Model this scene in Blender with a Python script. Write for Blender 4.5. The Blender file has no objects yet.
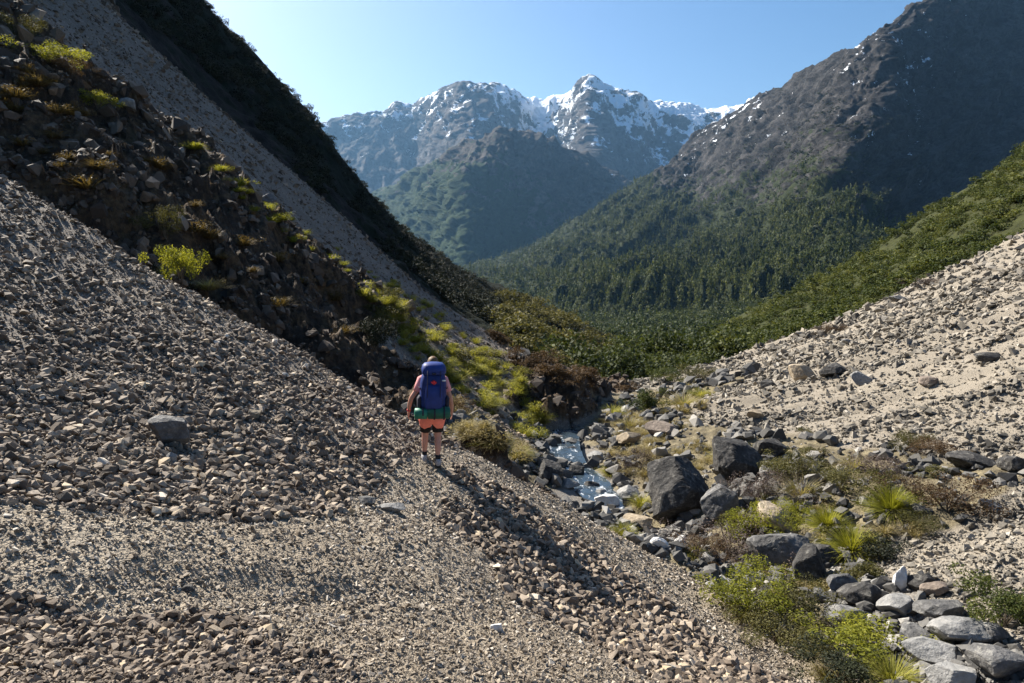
import bpy, bmesh, math, random
import numpy as np
from mathutils import Vector, Matrix, Euler

random.seed(7)
RNG = np.random.default_rng(11)
SC = bpy.context.scene
COL = SC.collection

# ------------------------------------------------------------------ camera
PITCH = math.atan((341.5 - 250) / 683.0)
FPX = 683.0
CP, SP = math.cos(PITCH), math.sin(PITCH)
cam_data = bpy.data.cameras.new('camera')
cam = bpy.data.objects.new('camera', cam_data)
COL.objects.link(cam)
cam_data.sensor_width = 36.0
cam_data.lens = 36.0 * FPX / 1024.0
cam_data.clip_start = 0.05
cam_data.clip_end = 60000
cam.location = (0, 0, 0)
cam.rotation_euler = (math.pi / 2 - PITCH, 0, 0)
SC.camera = cam


def ray(u, v):
    a, b = (u - 512.0) / FPX, (341.5 - v) / FPX
    return np.array([a, CP + b * SP, b * CP - SP])


def P(u, v, Y):
    d = ray(u, v)
    return d * (Y / d[1])


# ------------------------------------------------------------------ noise
def _hash(ix, iy, iz, seed):
    with np.errstate(over='ignore'):
        h = (ix.astype(np.int64) * 374761393 + iy.astype(np.int64) * 668265263 +
             iz.astype(np.int64) * 1274126177 + seed * 974711) & 0xFFFFFFFF
        h = ((h ^ (h >> 13)) * 1274126177) & 0xFFFFFFFF
        h = (h ^ (h >> 16)) & 0xFFFFFFFF
        h = ((h ^ (h >> 15)) * 2246822519) & 0xFFFFFFFF
        h = h ^ (h >> 13)
    return (h & 0xFFFFFF).astype(np.float64) / float(0xFFFFFF) * 2 - 1


def vnoise(p, seed=0):
    p = np.asarray(p, dtype=np.float64)
    f = np.floor(p)
    t = p - f
    i = f.astype(np.int64)
    t = t * t * t * (t * (t * 6 - 15) + 10)
    out = np.zeros(len(p))
    for dx in (0, 1):
        wx = t[:, 0] if dx else 1 - t[:, 0]
        for dy in (0, 1):
            wy = t[:, 1] if dy else 1 - t[:, 1]
            for dz in (0, 1):
                wz = t[:, 2] if dz else 1 - t[:, 2]
                out += wx * wy * wz * _hash(i[:, 0] + dx, i[:, 1] + dy, i[:, 2] + dz, seed)
    return out


def fbm(p, scale, octv=4, gain=0.5, seed=0, ridged=False):
    p = np.asarray(p) / scale
    # rotate a little so lattice directions do not show
    R = np.array([[0.80, 0.60, 0.0], [-0.48, 0.64, 0.60], [0.36, -0.48, 0.80]])
    out = np.zeros(len(p))
    a, tot = 1.0, 0.0
    for o in range(octv):
        p = p @ R.T
        n = vnoise(p + 17.3 * o, seed + o)
        if ridged:
            n = 1 - 2 * np.abs(n)
        out += a * n
        tot += a
        a *= gain
        p = p * 2.03
    return out / tot


def facets(p, scale, seed=0, tilt=0.7):
    """blocky cells, each with its own height and lean, as broken rock has"""
    p = np.asarray(p, dtype=np.float64) / scale
    p = p + 0.18 * np.stack([vnoise(p * 1.7 + 5, seed + 50), vnoise(p * 1.7 + 9, seed + 51), vnoise(p * 1.7 + 3, seed + 52)], axis=1)
    i = np.floor(p).astype(np.int64)
    best = np.full(len(p), 1e9)
    out = np.zeros(len(p))
    for dx in (-1, 0, 1):
        for dy in (-1, 0, 1):
            for dz in (-1, 0, 1):
                a, b, c = i[:, 0] + dx, i[:, 1] + dy, i[:, 2] + dz
                j = [0.5 + 0.42 * _hash(a, b, c, seed + k) for k in (1, 2, 3)]
                q = np.stack([p[:, 0] - a - j[0], p[:, 1] - b - j[1], p[:, 2] - c - j[2]], axis=1)
                d = (q * q).sum(axis=1)
                h = 0.5 * _hash(a, b, c, seed + 4) + tilt * (q[:, 0] * _hash(a, b, c, seed + 5) + q[:, 1] * _hash(a, b, c, seed + 6) + q[:, 2] * _hash(a, b, c, seed + 7))
                m = d < best
                best[m] = d[m]
                out[m] = h[m]
    return out


def smooth(x, a, b):
    t = np.clip((x - a) / (b - a), 0, 1)
    return t * t * (3 - 2 * t)


# ------------------------------------------------------------------ mesh helpers
def np_mesh(name, V, F, attrs=None, smooth_shade=False):
    V = np.asarray(V, dtype=np.float32)
    F = np.asarray(F, dtype=np.int32)
    me = bpy.data.meshes.new(name)
    k = F.shape[1]
    me.vertices.add(len(V))
    me.vertices.foreach_set('co', V.ravel())
    me.loops.add(F.size)
    me.loops.foreach_set('vertex_index', F.ravel())
    me.polygons.add(len(F))
    me.polygons.foreach_set('loop_start', np.arange(0, F.size, k, dtype=np.int32))
    if smooth_shade:
        me.polygons.foreach_set('use_smooth', np.ones(len(F), dtype=bool))
    else:
        me.polygons.foreach_set('use_smooth', np.zeros(len(F), dtype=bool))
    me.update(calc_edges=True)
    for nm, arr in (attrs or {}).items():
        at = me.attributes.new(nm, 'FLOAT', 'POINT')
        at.data.foreach_set('value', np.asarray(arr, dtype=np.float32))
    return me


def link(name, me, mat=None, parent=None, loc=None):
    o = bpy.data.objects.new(name, me)
    COL.objects.link(o)
    if mat is not None and me is not None and len(me.materials) == 0:
        me.materials.append(mat)
    if parent is not None:
        o.parent = parent
    if loc is not None:
        o.location = loc
    return o


def tag(o, label=None, cat=None, group=None, kind=None):
    if label:
        o['label'] = label
    if cat:
        o['category'] = cat
    if group:
        o['group'] = group
    if kind:
        o['kind'] = kind
    return o


def grid_faces(nr, nc):
    i = np.arange((nr - 1) * (nc - 1))
    r, c = i // (nc - 1), i % (nc - 1)
    a = r * nc + c
    return np.stack([a, a + 1, a + nc + 1, a + nc], axis=1)


# ------------------------------------------------------------------ materials
def new_mat(name):
    m = bpy.data.materials.new(name)
    m.use_nodes = True
    nt = m.node_tree
    for n in list(nt.nodes):
        nt.nodes.remove(n)
    out = nt.nodes.new('ShaderNodeOutputMaterial')
    b = nt.nodes.new('ShaderNodeBsdfPrincipled')
    b.inputs['Roughness'].default_value = 0.9
    b.inputs['Specular IOR Level'].default_value = 0.25
    nt.links.new(b.outputs[0], out.inputs[0])
    return m, nt, b


class NT:
    """little helper to write node trees compactly"""

    def __init__(self, nt):
        self.nt = nt

    def n(self, t, **kw):
        nd = self.nt.nodes.new(t)
        for k, v in kw.items():
            setattr(nd, k, v)
        return nd

    def l(self, a, b):
        self.nt.links.new(a, b)

    def coord(self):
        return self.n('ShaderNodeNewGeometry').outputs['Position']

    def objco(self):
        return self.n('ShaderNodeTexCoord').outputs['Object']

    def noise(self, vec, scale, detail=4, rough=0.55, dist=0.0):
        nd = self.n('ShaderNodeTexNoise')
        nd.inputs['Scale'].default_value = scale
        nd.inputs['Detail'].default_value = detail
        nd.inputs['Roughness'].default_value = rough
        nd.inputs['Distortion'].default_value = dist
        self.l(vec, nd.inputs['Vector'])
        return nd.outputs['Fac']

    def voro(self, vec, scale, feature='F1', out='Distance', rand=1.0):
        nd = self.n('ShaderNodeTexVoronoi', feature=feature)
        nd.inputs['Scale'].default_value = scale
        nd.inputs['Randomness'].default_value = rand
        self.l(vec, nd.inputs['Vector'])
        return nd.outputs[out]

    def ramp(self, fac, stops, interp='LINEAR'):
        nd = self.n('ShaderNodeValToRGB')
        cr = nd.color_ramp
        cr.interpolation = interp
        while len(cr.elements) > 1:
            cr.elements.remove(cr.elements[-1])
        first = True
        for pos, c in stops:
            e = cr.elements[0] if first else cr.elements.new(pos)
            e.position = pos
            first = False
            e.color = (*c, 1) if len(c) == 3 else c
        self.l(fac, nd.inputs['Fac'])
        return nd.outputs['Color']

    def mix(self, fac, a, b, mode='MIX'):
        nd = self.n('ShaderNodeMix', data_type='RGBA', blend_type=mode)
        if isinstance(fac, (int, float)):
            nd.inputs['Factor'].default_value = fac
        else:
            self.l(fac, nd.inputs['Factor'])
        for sock, val in (('A', a), ('B', b)):
            s = [x for x in nd.inputs if x.name == sock and x.type == 'RGBA'][0]
            if isinstance(val, tuple):
                s.default_value = (*val, 1) if len(val) == 3 else val
            else:
                self.l(val, s)
        return [x for x in nd.outputs if x.type == 'RGBA'][0]

    def math(self, op, a, b=None, clamp=False):
        nd = self.n('ShaderNodeMath', operation=op, use_clamp=clamp)
        for i, val in enumerate((a, b)):
            if val is None:
                continue
            if isinstance(val, (int, float)):
                nd.inputs[i].default_value = val
            else:
                self.l(val, nd.inputs[i])
        return nd.outputs[0]

    def attr(self, name):
        nd = self.n('ShaderNodeAttribute', attribute_name=name)
        return nd.outputs['Fac']

    def rnd(self):
        return self.n('ShaderNodeObjectInfo').outputs['Random']

    def stepf(self, fac, a, b):
        nd = self.n('ShaderNodeMapRange')
        nd.interpolation_type = 'SMOOTHSTEP'
        nd.inputs['From Min'].default_value = a
        nd.inputs['From Max'].default_value = b
        self.l(fac, nd.inputs['Value'])
        return nd.outputs[0]

    def bump(self, h, strength, dist, bsdf, prev=None):
        nd = self.n('ShaderNodeBump')
        nd.inputs['Strength'].default_value = strength
        nd.inputs['Distance'].default_value = dist
        self.l(h, nd.inputs['Height'])
        if prev is not None:
            self.l(prev, nd.inputs['Normal'])
        if bsdf is not None:
            self.l(nd.outputs[0], bsdf.inputs['Normal'])
        return nd.outputs[0]


# ------------------------------------------------------------------ light and sky
SUN_AZ = math.radians(47)     # left of straight ahead
SUN_EL = math.radians(39)
SUN = Vector((-math.cos(SUN_EL) * math.sin(SUN_AZ), math.cos(SUN_EL) * math.cos(SUN_AZ), math.sin(SUN_EL)))
w = bpy.data.worlds.new('World')
SC.world = w
w.use_nodes = True
wn = w.node_tree
bg = wn.nodes.get('Background') or wn.nodes.new('ShaderNodeBackground')
sky = wn.nodes.new('ShaderNodeTexSky')
sky.sky_type = 'NISHITA'
sky.sun_disc = False
sky.sun_elevation = SUN_EL
sky.sun_rotation = -SUN_AZ
sky.altitude = 900
sky.air_density = 1.0
sky.dust_density = 3.5
sky.ozone_density = 1.6
hs = wn.nodes.new('ShaderNodeHueSaturation')
hs.inputs['Saturation'].default_value = 1.33
wn.links.new(sky.outputs[0], hs.inputs['Color'])
wn.links.new(hs.outputs[0], bg.inputs['Color'])
bg.inputs['Strength'].default_value = 0.05
ld = bpy.data.lights.new('sun', 'SUN')
ld.energy = 5.0
ld.angle = math.radians(0.55)
ld.color = (1.0, 0.94, 0.84)
lo = bpy.data.objects.new('sun', ld)
COL.objects.link(lo)
lo.rotation_euler = SUN.to_track_quat('Z', 'Y').to_euler()
SC.view_settings.view_transform = 'Standard'
SC.view_settings.look = 'None'
SC.view_settings.exposure = 1.5
SC.view_settings.gamma = 1.0

# ------------------------------------------------------------------ near terrain control points
# (u, v, distance forward, kind)   s stony scree, g fine gravel, r rock, v soil and plants, e pale fine scree, w stream bed
CPT = []


def cp(kind, *pts):
    for u, v, Y in pts:
        CPT.append((P(u, v, Y), kind))


def cw(kind, *pts):
    for p in pts:
        CPT.append((np.array(p, dtype=float), kind))


cw('g', (0, 0, -1.62), (0, -3, -1.0), (-1.2, 1.0, -1.62))
cw('s', (-5, 0, 0.4), (-10, 2, 3.2), (-16, 0, 6.5), (-9, -6, 4), (4, 0, -4.0), (3, 3.5, -4.0), (0, -8, 0.5))
cp('s', (0, 683, 3.2), (200, 683, 3.5), (0, 620, 4.1), (200, 640, 4.25), (100, 650, 3.85), (300, 670, 3.85))
cp('g', (420, 683, 4.1), (600, 683, 5.0), (350, 645, 4.7), (500, 620, 6.3),
   (0, 525, 5.0), (150, 549, 5.3), (250, 561, 5.6), (330, 577, 5.75), (150, 581, 5.0), (50, 570, 4.6), (250, 594, 5.32), (330, 606, 5.5), (350, 560, 6.4), (430, 540, 7.6), (400, 520, 8.6), (425, 480, 11.2))
cp('s', (700, 683, 6.3), (0, 500, 5.5), (0, 420, 7.2), (0, 340, 9.4), (0, 250, 13), (0, 178, 17), (100, 240, 16.6), (100, 490, 6.2), (200, 500, 6.8), (200, 400, 10.2), (100, 300, 13.2),
   (200, 300, 16.0), (300, 460, 9.6), (300, 380, 14.0), (300, 350, 16.2), (350, 400, 14.0), (300, 500, 8.2), (380, 460, 11.3), (428, 463, 12),
   (400, 415, 15), (450, 445, 14), (500, 490, 11.8), (560, 560, 10.1), (600, 600, 9.1), (500, 540, 9.8), (660, 600, 10.1), (730, 650, 8.9), (640, 620, 9.0), (560, 620, 7.6))
cp('g', (490, 465, 13.4), (560, 503, 13.2), (640, 560, 12.3), (700, 603, 11.1), (760, 650, 9.6), (800, 680, 8.8))
cw('r', (-18, 22, 0.6), (-9.5, 20.5, -3.0), (-6.5, 21, -4.6), (-3.0, 19.5, -6.0), (0.0, 17.5, -6.9), (-14, 21, -0.6))
cw('v', (2.2, 16.5, -7.1), (4.0, 13.4, -6.5), (4.3, 11.5, -6.1))
# rocky spur
cp('r', (0, 30, 30), (0, 100, 26), (0, 155, 23), (60, 60, 33), (100, 110, 31), (100, 170, 25), (100, 215, 22.5), (150, 130, 32), (200, 180, 32), (200, 230, 26.5),
   (200, 270, 23.5), (250, 215, 33), (300, 240, 34.5), (300, 290, 29), (300, 335, 25), (350, 350, 26.5), (400, 395, 25), (360, 288, 35),
   (545, 420, 33), (575, 402, 39), (586, 396, 43), (552, 402, 34.5), (560, 395, 40), (600, 388, 47), (540, 370, 42))


def bank(u, v):
    d = ray(u, v)
    return (u, v, -7.1 / (d[2] / d[1] + 0.43 * d[0] / d[1]))


cp('s', bank(400, 312), bank(450, 340), bank(480, 362), bank(425, 335), bank(470, 400), bank(450, 375), bank(510, 385), bank(500, 420), bank(520, 440), bank(380, 292), bank(520, 362))
cp('v', bank(445, 402), bank(500, 445), bank(530, 462), bank(470, 440))
# scree chute behind the spur
cp('s', (60, 35, 44), (110, 55, 52), (160, 110, 46), (200, 110, 56), (250, 190, 45), (270, 160, 58), (330, 250, 45), (350, 225, 62), (400, 290, 47), (430, 290, 62), (470, 335, 52),
   (30, 0, 50), (500, 330, 66), (540, 352, 62))
cw('r', (-45, 60, 32), (-50, 40, 33), (-40, 25, 23), (-30, 15, 15))
# stream bed
cp('w', (578, 418, 38), (562, 445, 31), (568, 465, 27), (585, 485, 23.5), (608, 505, 21))
cp('v', (552, 440, 31), (548, 468, 26.5), (600, 430, 31), (620, 460, 25), (640, 480, 22.5))
cw('w', (4.2, 17.3, -7.25), (5.2, 13.5, -6.7))
cp('w', (800, 575, 12.8), (880, 610, 10.8), (940, 650, 9.2), (1010, 683, 7.8))
# right fan
cp('e', (1024, 237, 58), (940, 272, 60), (850, 313, 61), (760, 347, 60), (700, 369, 56), (660, 387, 48), (1024, 290, 38), (1024, 340, 28), (900, 380, 28), (850, 360, 36), (900, 330, 40),
   (780, 380, 38), (720, 400, 34), (1000, 400, 21), (800, 420, 27), (740, 420, 29), (900, 430, 21), (1024, 440, 17.5))
cp('v', (640, 397, 44), (610, 408, 41), (640, 420, 33), (680, 390, 44), (600, 412, 40), (690, 430, 27), (660, 450, 25), (760, 460, 21), (700, 480, 19.5), (860, 470, 17.5),
   (780, 500, 16.5), (900, 510, 14.2), (960, 500, 14.5), (850, 545, 13.4), (700, 520, 17.5), (740, 560, 14.5), (660, 530, 18), (620, 515, 19.5), (760, 600, 12.5), (800, 632, 10.8),
   (860, 675, 9.0))
cp('e', (1024, 500, 13.4), (950, 560, 11.8), (1024, 560, 11.2), (900, 560, 12.6), (1024, 620, 9.4), (980, 600, 10.3))
cw('e', (75, 45, 16), (70, 75, 14), (20, 8, -1.5), (30, 20, 2.0), (14, 4, -2.6))
cw('v', (10, 70, -14), (-6, 72, -7), (20, 75, -12), (4, 60, -11.8))

CX = np.array([c[0] for c in CPT])
KINDS = 'sgrvew'
CK = np.zeros((len(CPT), 6))
for i, c in enumerate(CPT):
    CK[i, KINDS.index(c[1])] = 1


def _phi(r):
    return r


def _solve():
    n = len(CX)
    d = np.linalg.norm(CX[:, None, :2] - CX[None, :, :2], axis=2)
    A = np.zeros((n + 3, n + 3))
    dist = np.linalg.norm(CX[:, :2], axis=1)
    A[:n, :n] = -_phi(d) + np.diag(0.015 + 0.006 * dist)
    A[:n, n] = 1
    A[:n, n + 1:] = CX[:, :2]
    A[n, :n] = 1
    A[n + 1:, :n] = CX[:, :2].T
    b = np.zeros(n + 3)
    b[:n] = CX[:, 2]
    return np.linalg.solve(A, b)


WTS = _solve()


def near_fields(x, y):
    """height and kind weights of the near ground at plan positions"""
    n = len(CX)
    z = np.empty(len(x))
    K = np.empty((len(x), 6))
    for s in range(0, len(x), 40000):
        e = min(len(x), s + 40000)
        dx = x[s:e, None] - CX[None, :, 0]
        dy = y[s:e, None] - CX[None, :, 1]
        d = np.sqrt(dx * dx + dy * dy)
        z[s:e] = -_phi(d) @ WTS[:n] + WTS[n] + WTS[n + 1] * x[s:e] + WTS[n + 2] * y[s:e]
        wgt = 1.0 / (d * d + 0.05) ** 2
        K[s:e] = (wgt @ CK) / wgt.sum(axis=1)[:, None]
    return z, K


def near_height(x, y):
    x = np.atleast_1d(np.asarray(x, dtype=float))
    y = np.atleast_1d(np.asarray(y, dtype=float))
    z, K = near_fields(x, y)
    p = np.stack([x, y, z], axis=1)
    n1 = fbm(p, 2.2, 3, 0.5, 3)
    K = np.clip(K + 0.0, 0, 1)
    rk = smooth(K[:, 2] + 0.25 * n1, 0.35, 0.75)
    far = smooth(np.hypot(x, y), 6, 30)
    p3 = np.stack([x, y, z * 0.6], axis=1)
    z = z + rk * (1.35 * fbm(p3, 6.5, 3, 0.5, 21, True) + 0.75 * fbm(p3, 2.2, 3, 0.55, 27, True) + 0.30 * fbm(p3, 0.7, 3, 0.55, 33, True) - 0.35)
    on = np.nonzero(rk > 0.04)[0]
    if len(on):
        pf = np.stack([x[on], y[on], z[on] * 0.8], axis=1)
        z[on] += rk[on] * (0.5 * facets(pf, 2.4, 401) + 0.32 * facets(pf, 0.9, 411) + 0.18 * facets(pf, 0.38, 421))
    veg = smooth(K[:, 3] + 0.2 * n1, 0.4, 0.8)
    z = z + veg * (0.18 * fbm(p, 1.3, 3, 0.5, 5) + 0.12 * fbm(p, 0.5, 2, 0.5, 9, True))
    sc = K[:, 0] + K[:, 1] + K[:, 4]
    # long furrows that run down the scree
    a = (x * 0.25 + y * 0.97)
    furrow = np.stack([a / 1.1, (x * 0.97 - y * 0.25) / 9.0, z * 0], axis=1)
    z = z + sc * (0.10 + 0.30 * far) * fbm(furrow, 1.0, 2, 0.5, 41)
    z = z + sc * (0.05 * fbm(p, 0.8, 2, 0.5, 51) + 0.012 * fbm(p, 0.12, 2, 0.5, 61))
    # beyond the fan and the chute the sheet dips under the slopes that carry on from it
    z = z - 16 * smooth(y, 63.5, 84) - 10 * smooth(x, 62, 86) - 0.9 * smooth(x, -12, 0) * np.clip(y - 59.5 - 0.6 * n1, 0, 30)
    return z, K, rk, veg


def hit(u, v, tmin=1.5, tmax=90, n=700):
    """plan position where a sight line meets the near ground"""
    d = ray(u, v)
    d = d / d[1]
    t = tmin * (tmax / tmin) ** np.linspace(0, 1, n)
    pts = t[:, None] * d[None, :]
    z = near_height(pts[:, 0], pts[:, 1])[0]
    below = np.nonzero(pts[:, 2] < z)[0]
    if len(below) == 0:
        return None
    k = max(below[0], 1)
    t2 = np.linspace(t[k - 1], t[k], 12)
    pts = t2[:, None] * d[None, :]
    z = near_height(pts[:, 0], pts[:, 1])[0]
    k = np.nonzero(pts[:, 2] < z)[0]
    k = k[0] if len(k) else -1
    q = pts[k]
    return Vector((q[0], q[1], z[k]))


def ground_at(x, y):
    return float(near_height([x], [y])[0][0])


# build the near sheet on a polar grid
NR, NA = 860, 900
rr = 0.6 * (88 / 0.6) ** np.linspace(0, 1, NR)
aa = np.radians(np.linspace(-78, 70, NA))
Rg, Ag = np.meshgrid(rr, aa, indexing='ij')
gx, gy = (Rg * np.sin(Ag)).ravel(), (Rg * np.cos(Ag)).ravel()
gz, GK, grk, gveg = near_height(gx, gy)
# sink the outer rim so the sheet passes under the slopes that carry on from it
# ------------------------------------------------------------------ far slopes: lofted sheets
def cat1(A, n_out, ts):
    """Catmull-Rom through rows of A (k, ...) sampled at index positions ts"""
    k = len(A)
    i = np.clip(np.floor(ts).astype(int), 0, k - 2)
    t = (ts - i).reshape((-1,) + (1,) * (A.ndim - 1))
    p0 = A[np.clip(i - 1, 0, k - 1)]
    p1, p2 = A[i], A[i + 1]
    p3 = A[np.clip(i + 2, 0, k - 1)]
    lin = p1 + (p2 - p1) * t
    cub = 0.5 * ((2 * p1) + (-p0 + p2) * t + (2 * p0 - 5 * p1 + 4 * p2 - p3) * t * t + (-p0 + 3 * p1 - 3 * p2 + p3) * t ** 3)
    return 0.55 * cub + 0.45 * lin


def loft(cols, nr, nc, back=(0.35, 0.5)):
    """cols: [(u, [(v, Y, extra...), ...top to bottom])]; a hidden back row is added behind the ridge"""
    U = np.array([c[0] for c in cols], dtype=float)
    ext = len(cols[0][1][0]) - 2
    A = np.zeros((len(cols), len(cols[0][1]) + 1, 3 + ext))
    for i, (u, pts) in enumerate(cols):
        for j, p in enumerate(pts):
            A[i, j + 1, :3] = P(u, p[0], p[1])
            A[i, j + 1, 3:] = p[2:]
        r = A[i, 1].copy()
        below = A[i, 2]
        drop = abs(r[2] - below[2])
        dy = abs(r[1] - below[1])
        r[0] *= 1 + back[0] * dy / r[1]
        r[1] += back[0] * dy
        r[2] -= back[1] * drop
        A[i, 0] = r
    # across
    arc = (U - U[0]) / (U[-1] - U[0])
    ts = np.interp(np.linspace(0, 1, nc), arc, np.arange(len(U)))
    B = cat1(A, nc, ts)                      # nc, k, d
    B = np.swapaxes(B, 0, 1)                 # k, nc, d
    k = len(B)
    tr = np.concatenate([np.linspace(0, 1, max(4, nr // 10), endpoint=False), np.linspace(1, k - 1, nr - max(4, nr // 10))])
    G = cat1(B, nr, tr)
    return G


def grid_normals(V, nr, nc):
    V = V.reshape(nr, nc, 3)
    du = np.gradient(V, axis=1)
    dv = np.gradient(V, axis=0)
    n = np.cross(du, dv).reshape(-1, 3)
    n /= np.linalg.norm(n, axis=1)[:, None] + 1e-12
    flip = n[:, 2] < 0
    n[flip] *= -1
    return n


def slope_sheet(name, cols, nr, nc, mat, bumps, label, cat, back=(0.35, 0.5), gullies=(), crags=(), sink=0.0, extra_names=('forest', 'snow')):
    G = loft(cols, nr, nc, back)
    V = G[..., :3].reshape(-1, 3)
    X = G[..., 3:].reshape(len(V), -1)
    N = grid_normals(V, nr, nc)
    size = np.linalg.norm(V.reshape(nr, nc, 3)[nr // 2, -1] - V.reshape(nr, nc, 3)[nr // 2, 0])
    tall = np.linalg.norm(V.reshape(nr, nc, 3)[-1, nc // 2] - V.reshape(nr, nc, 3)[nr // 10, nc // 2])
    rowt = np.repeat(np.linspace(0, 1, nr), nc)
    fade = (0.35 + 0.65 * smooth(np.abs(rowt - 0.1), 0.0, 0.12)) * (1 - 0.85 * smooth(rowt, 0.9, 1.0))
    V[:, 2] -= sink * smooth(rowt, 0.86, 1.0)
    for (scale, amp, octv, rid, seed) in bumps:
        V = V + N * (fade * amp * fbm(V, scale, octv, 0.55, seed, rid))[:, None]
    for (wid, amp, lean, seed) in gullies:
        cc, rw = np.meshgrid(np.linspace(0, 1, nc) * size, np.linspace(0, 1, nr) * tall)
        q = np.stack([(cc + lean * rw).ravel() / wid, rw.ravel() / (wid * 8), np.zeros(nr * nc)], axis=1)
        q[:, 0] += 0.5 * fbm(V, wid * 2.2, 2, 0.5, seed + 7)
        V = V + N * (np.maximum(fade, np.where(rowt < 0.5, 0.75, 0)) * amp * fbm(q, 1.0, 4, 0.55, seed, True))[:, None]
    for (scale, amp, seed) in crags:
        V = V + N * (np.maximum(fade, np.where(rowt < 0.5, 0.75, 0)) * amp * facets(V, scale, seed))[:, None]
    attrs = {nm: X[:, i] for i, nm in enumerate(extra_names) if i < X.shape[1]}
    me = np_mesh(name, V, grid_faces(nr, nc), attrs, True)
    o = link(name, me, mat)
    tag(o, label, cat, kind='structure')
    return o, V, X, grid_normals(V, nr, nc)


def rock_mountain_mat(name, dark, light, green, snowc=(0.82, 0.86, 0.92), unit=1.0, snow_amt=0.0, green_amt=0.0):
    """rock in light and dark bands, scrub by the sheet's own forest weight, snow by its snow weight"""
    m, nt, b = new_mat(name)
    h = NT(nt)
    co = h.coord()
    n1 = h.noise(co, 1 / (60 * unit), 6, 0.62)
    n2 = h.noise(co, 1 / (9 * unit), 6, 0.7)
    v = h.math('ADD', h.math('MULTIPLY', n1, 0.55), h.math('MULTIPLY', n2, 0.45))
    col = h.ramp(v, [(0.41, dark), (0.5, tuple(0.62 * a + 0.38 * c for a, c in zip(dark, light))), (0.60, light)])
    f = h.attr('forest')
    n3 = h.noise(co, 1 / (35 * unit), 5, 0.6)
    fm = h.stepf(h.math('ADD', f, h.math('MULTIPLY', h.math('SUBTRACT', n3, 0.5), 1.6)), 0.42, 0.58)
    gcol = h.ramp(n2, [(0.35, tuple(0.55 * c for c in green)), (0.65, green)])
    col = h.mix(fm, col, gcol)
    s = h.attr('snow')
    n4 = h.noise(co, 1 / (45 * unit), 8, 0.7)
    sm = h.stepf(h.math('ADD', s, h.math('MULTIPLY', h.math('SUBTRACT', n4, 0.5), 2.6)), 0.50, 0.56)
    sm = h.math('MULTIPLY', sm, h.stepf(s, 0.02, 0.09))
    col = h.mix(sm, col, snowc)
    h.l(col, b.inputs['Base Color'])
    b.inputs['Roughness'].default_value = 0.95
    b.inputs['Specular IOR Level'].default_value = 0.1
    h.bump(h.math('ADD', n2, h.math('MULTIPLY', h.noise(co, 1 / (2.5 * unit), 4, 0.7), 0.35)), 0.9, 5.0 * unit, b)
    return m


M_dark = rock_mountain_mat('dark_slope', (0.008, 0.0075, 0.007), (0.032, 0.028, 0.025), (0.012, 0.016, 0.007), unit=0.12)  # near-black albedo: the shade on this slope is put into the colour
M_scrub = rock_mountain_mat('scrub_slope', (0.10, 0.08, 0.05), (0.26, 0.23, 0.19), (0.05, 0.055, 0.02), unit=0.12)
M_big = rock_mountain_mat('big_mountain', (0.006, 0.0057, 0.0056), (0.066, 0.061, 0.059), (0.032, 0.040, 0.016), unit=0.8)
M_hill = rock_mountain_mat('far_hill', (0.026, 0.024, 0.022), (0.10, 0.085, 0.075), (0.022, 0.040, 0.011), unit=2.0)
M_snow = rock_mountain_mat('snow_range', (0.024, 0.023, 0.023), (0.11, 0.097, 0.09), (0.022, 0.034, 0.014), unit=4.0)
M_floor = rock_mountain_mat('valley_ground', (0.04, 0.035, 0.018), (0.12, 0.10, 0.05), (0.045, 0.050, 0.018), unit=0.3)

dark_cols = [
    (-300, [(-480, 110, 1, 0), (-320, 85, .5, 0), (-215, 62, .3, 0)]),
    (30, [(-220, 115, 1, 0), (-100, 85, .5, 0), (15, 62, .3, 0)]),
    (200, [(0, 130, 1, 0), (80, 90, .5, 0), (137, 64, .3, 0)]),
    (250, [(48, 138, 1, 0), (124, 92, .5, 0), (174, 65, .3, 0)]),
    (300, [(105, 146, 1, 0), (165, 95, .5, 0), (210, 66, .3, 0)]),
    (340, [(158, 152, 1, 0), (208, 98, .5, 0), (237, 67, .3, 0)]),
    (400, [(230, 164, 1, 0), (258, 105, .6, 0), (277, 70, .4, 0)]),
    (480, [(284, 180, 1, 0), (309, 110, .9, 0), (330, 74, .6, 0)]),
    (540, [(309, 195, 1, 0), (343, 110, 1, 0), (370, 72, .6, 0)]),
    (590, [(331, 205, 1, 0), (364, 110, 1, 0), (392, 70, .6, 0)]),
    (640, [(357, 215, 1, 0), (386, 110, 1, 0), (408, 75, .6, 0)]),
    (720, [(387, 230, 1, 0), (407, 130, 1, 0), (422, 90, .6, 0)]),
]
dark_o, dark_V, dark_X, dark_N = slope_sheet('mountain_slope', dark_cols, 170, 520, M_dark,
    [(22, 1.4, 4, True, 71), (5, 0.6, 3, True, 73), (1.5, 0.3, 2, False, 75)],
    'dark shaded mountain slope rising left of the valley', 'mountain slope')

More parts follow.
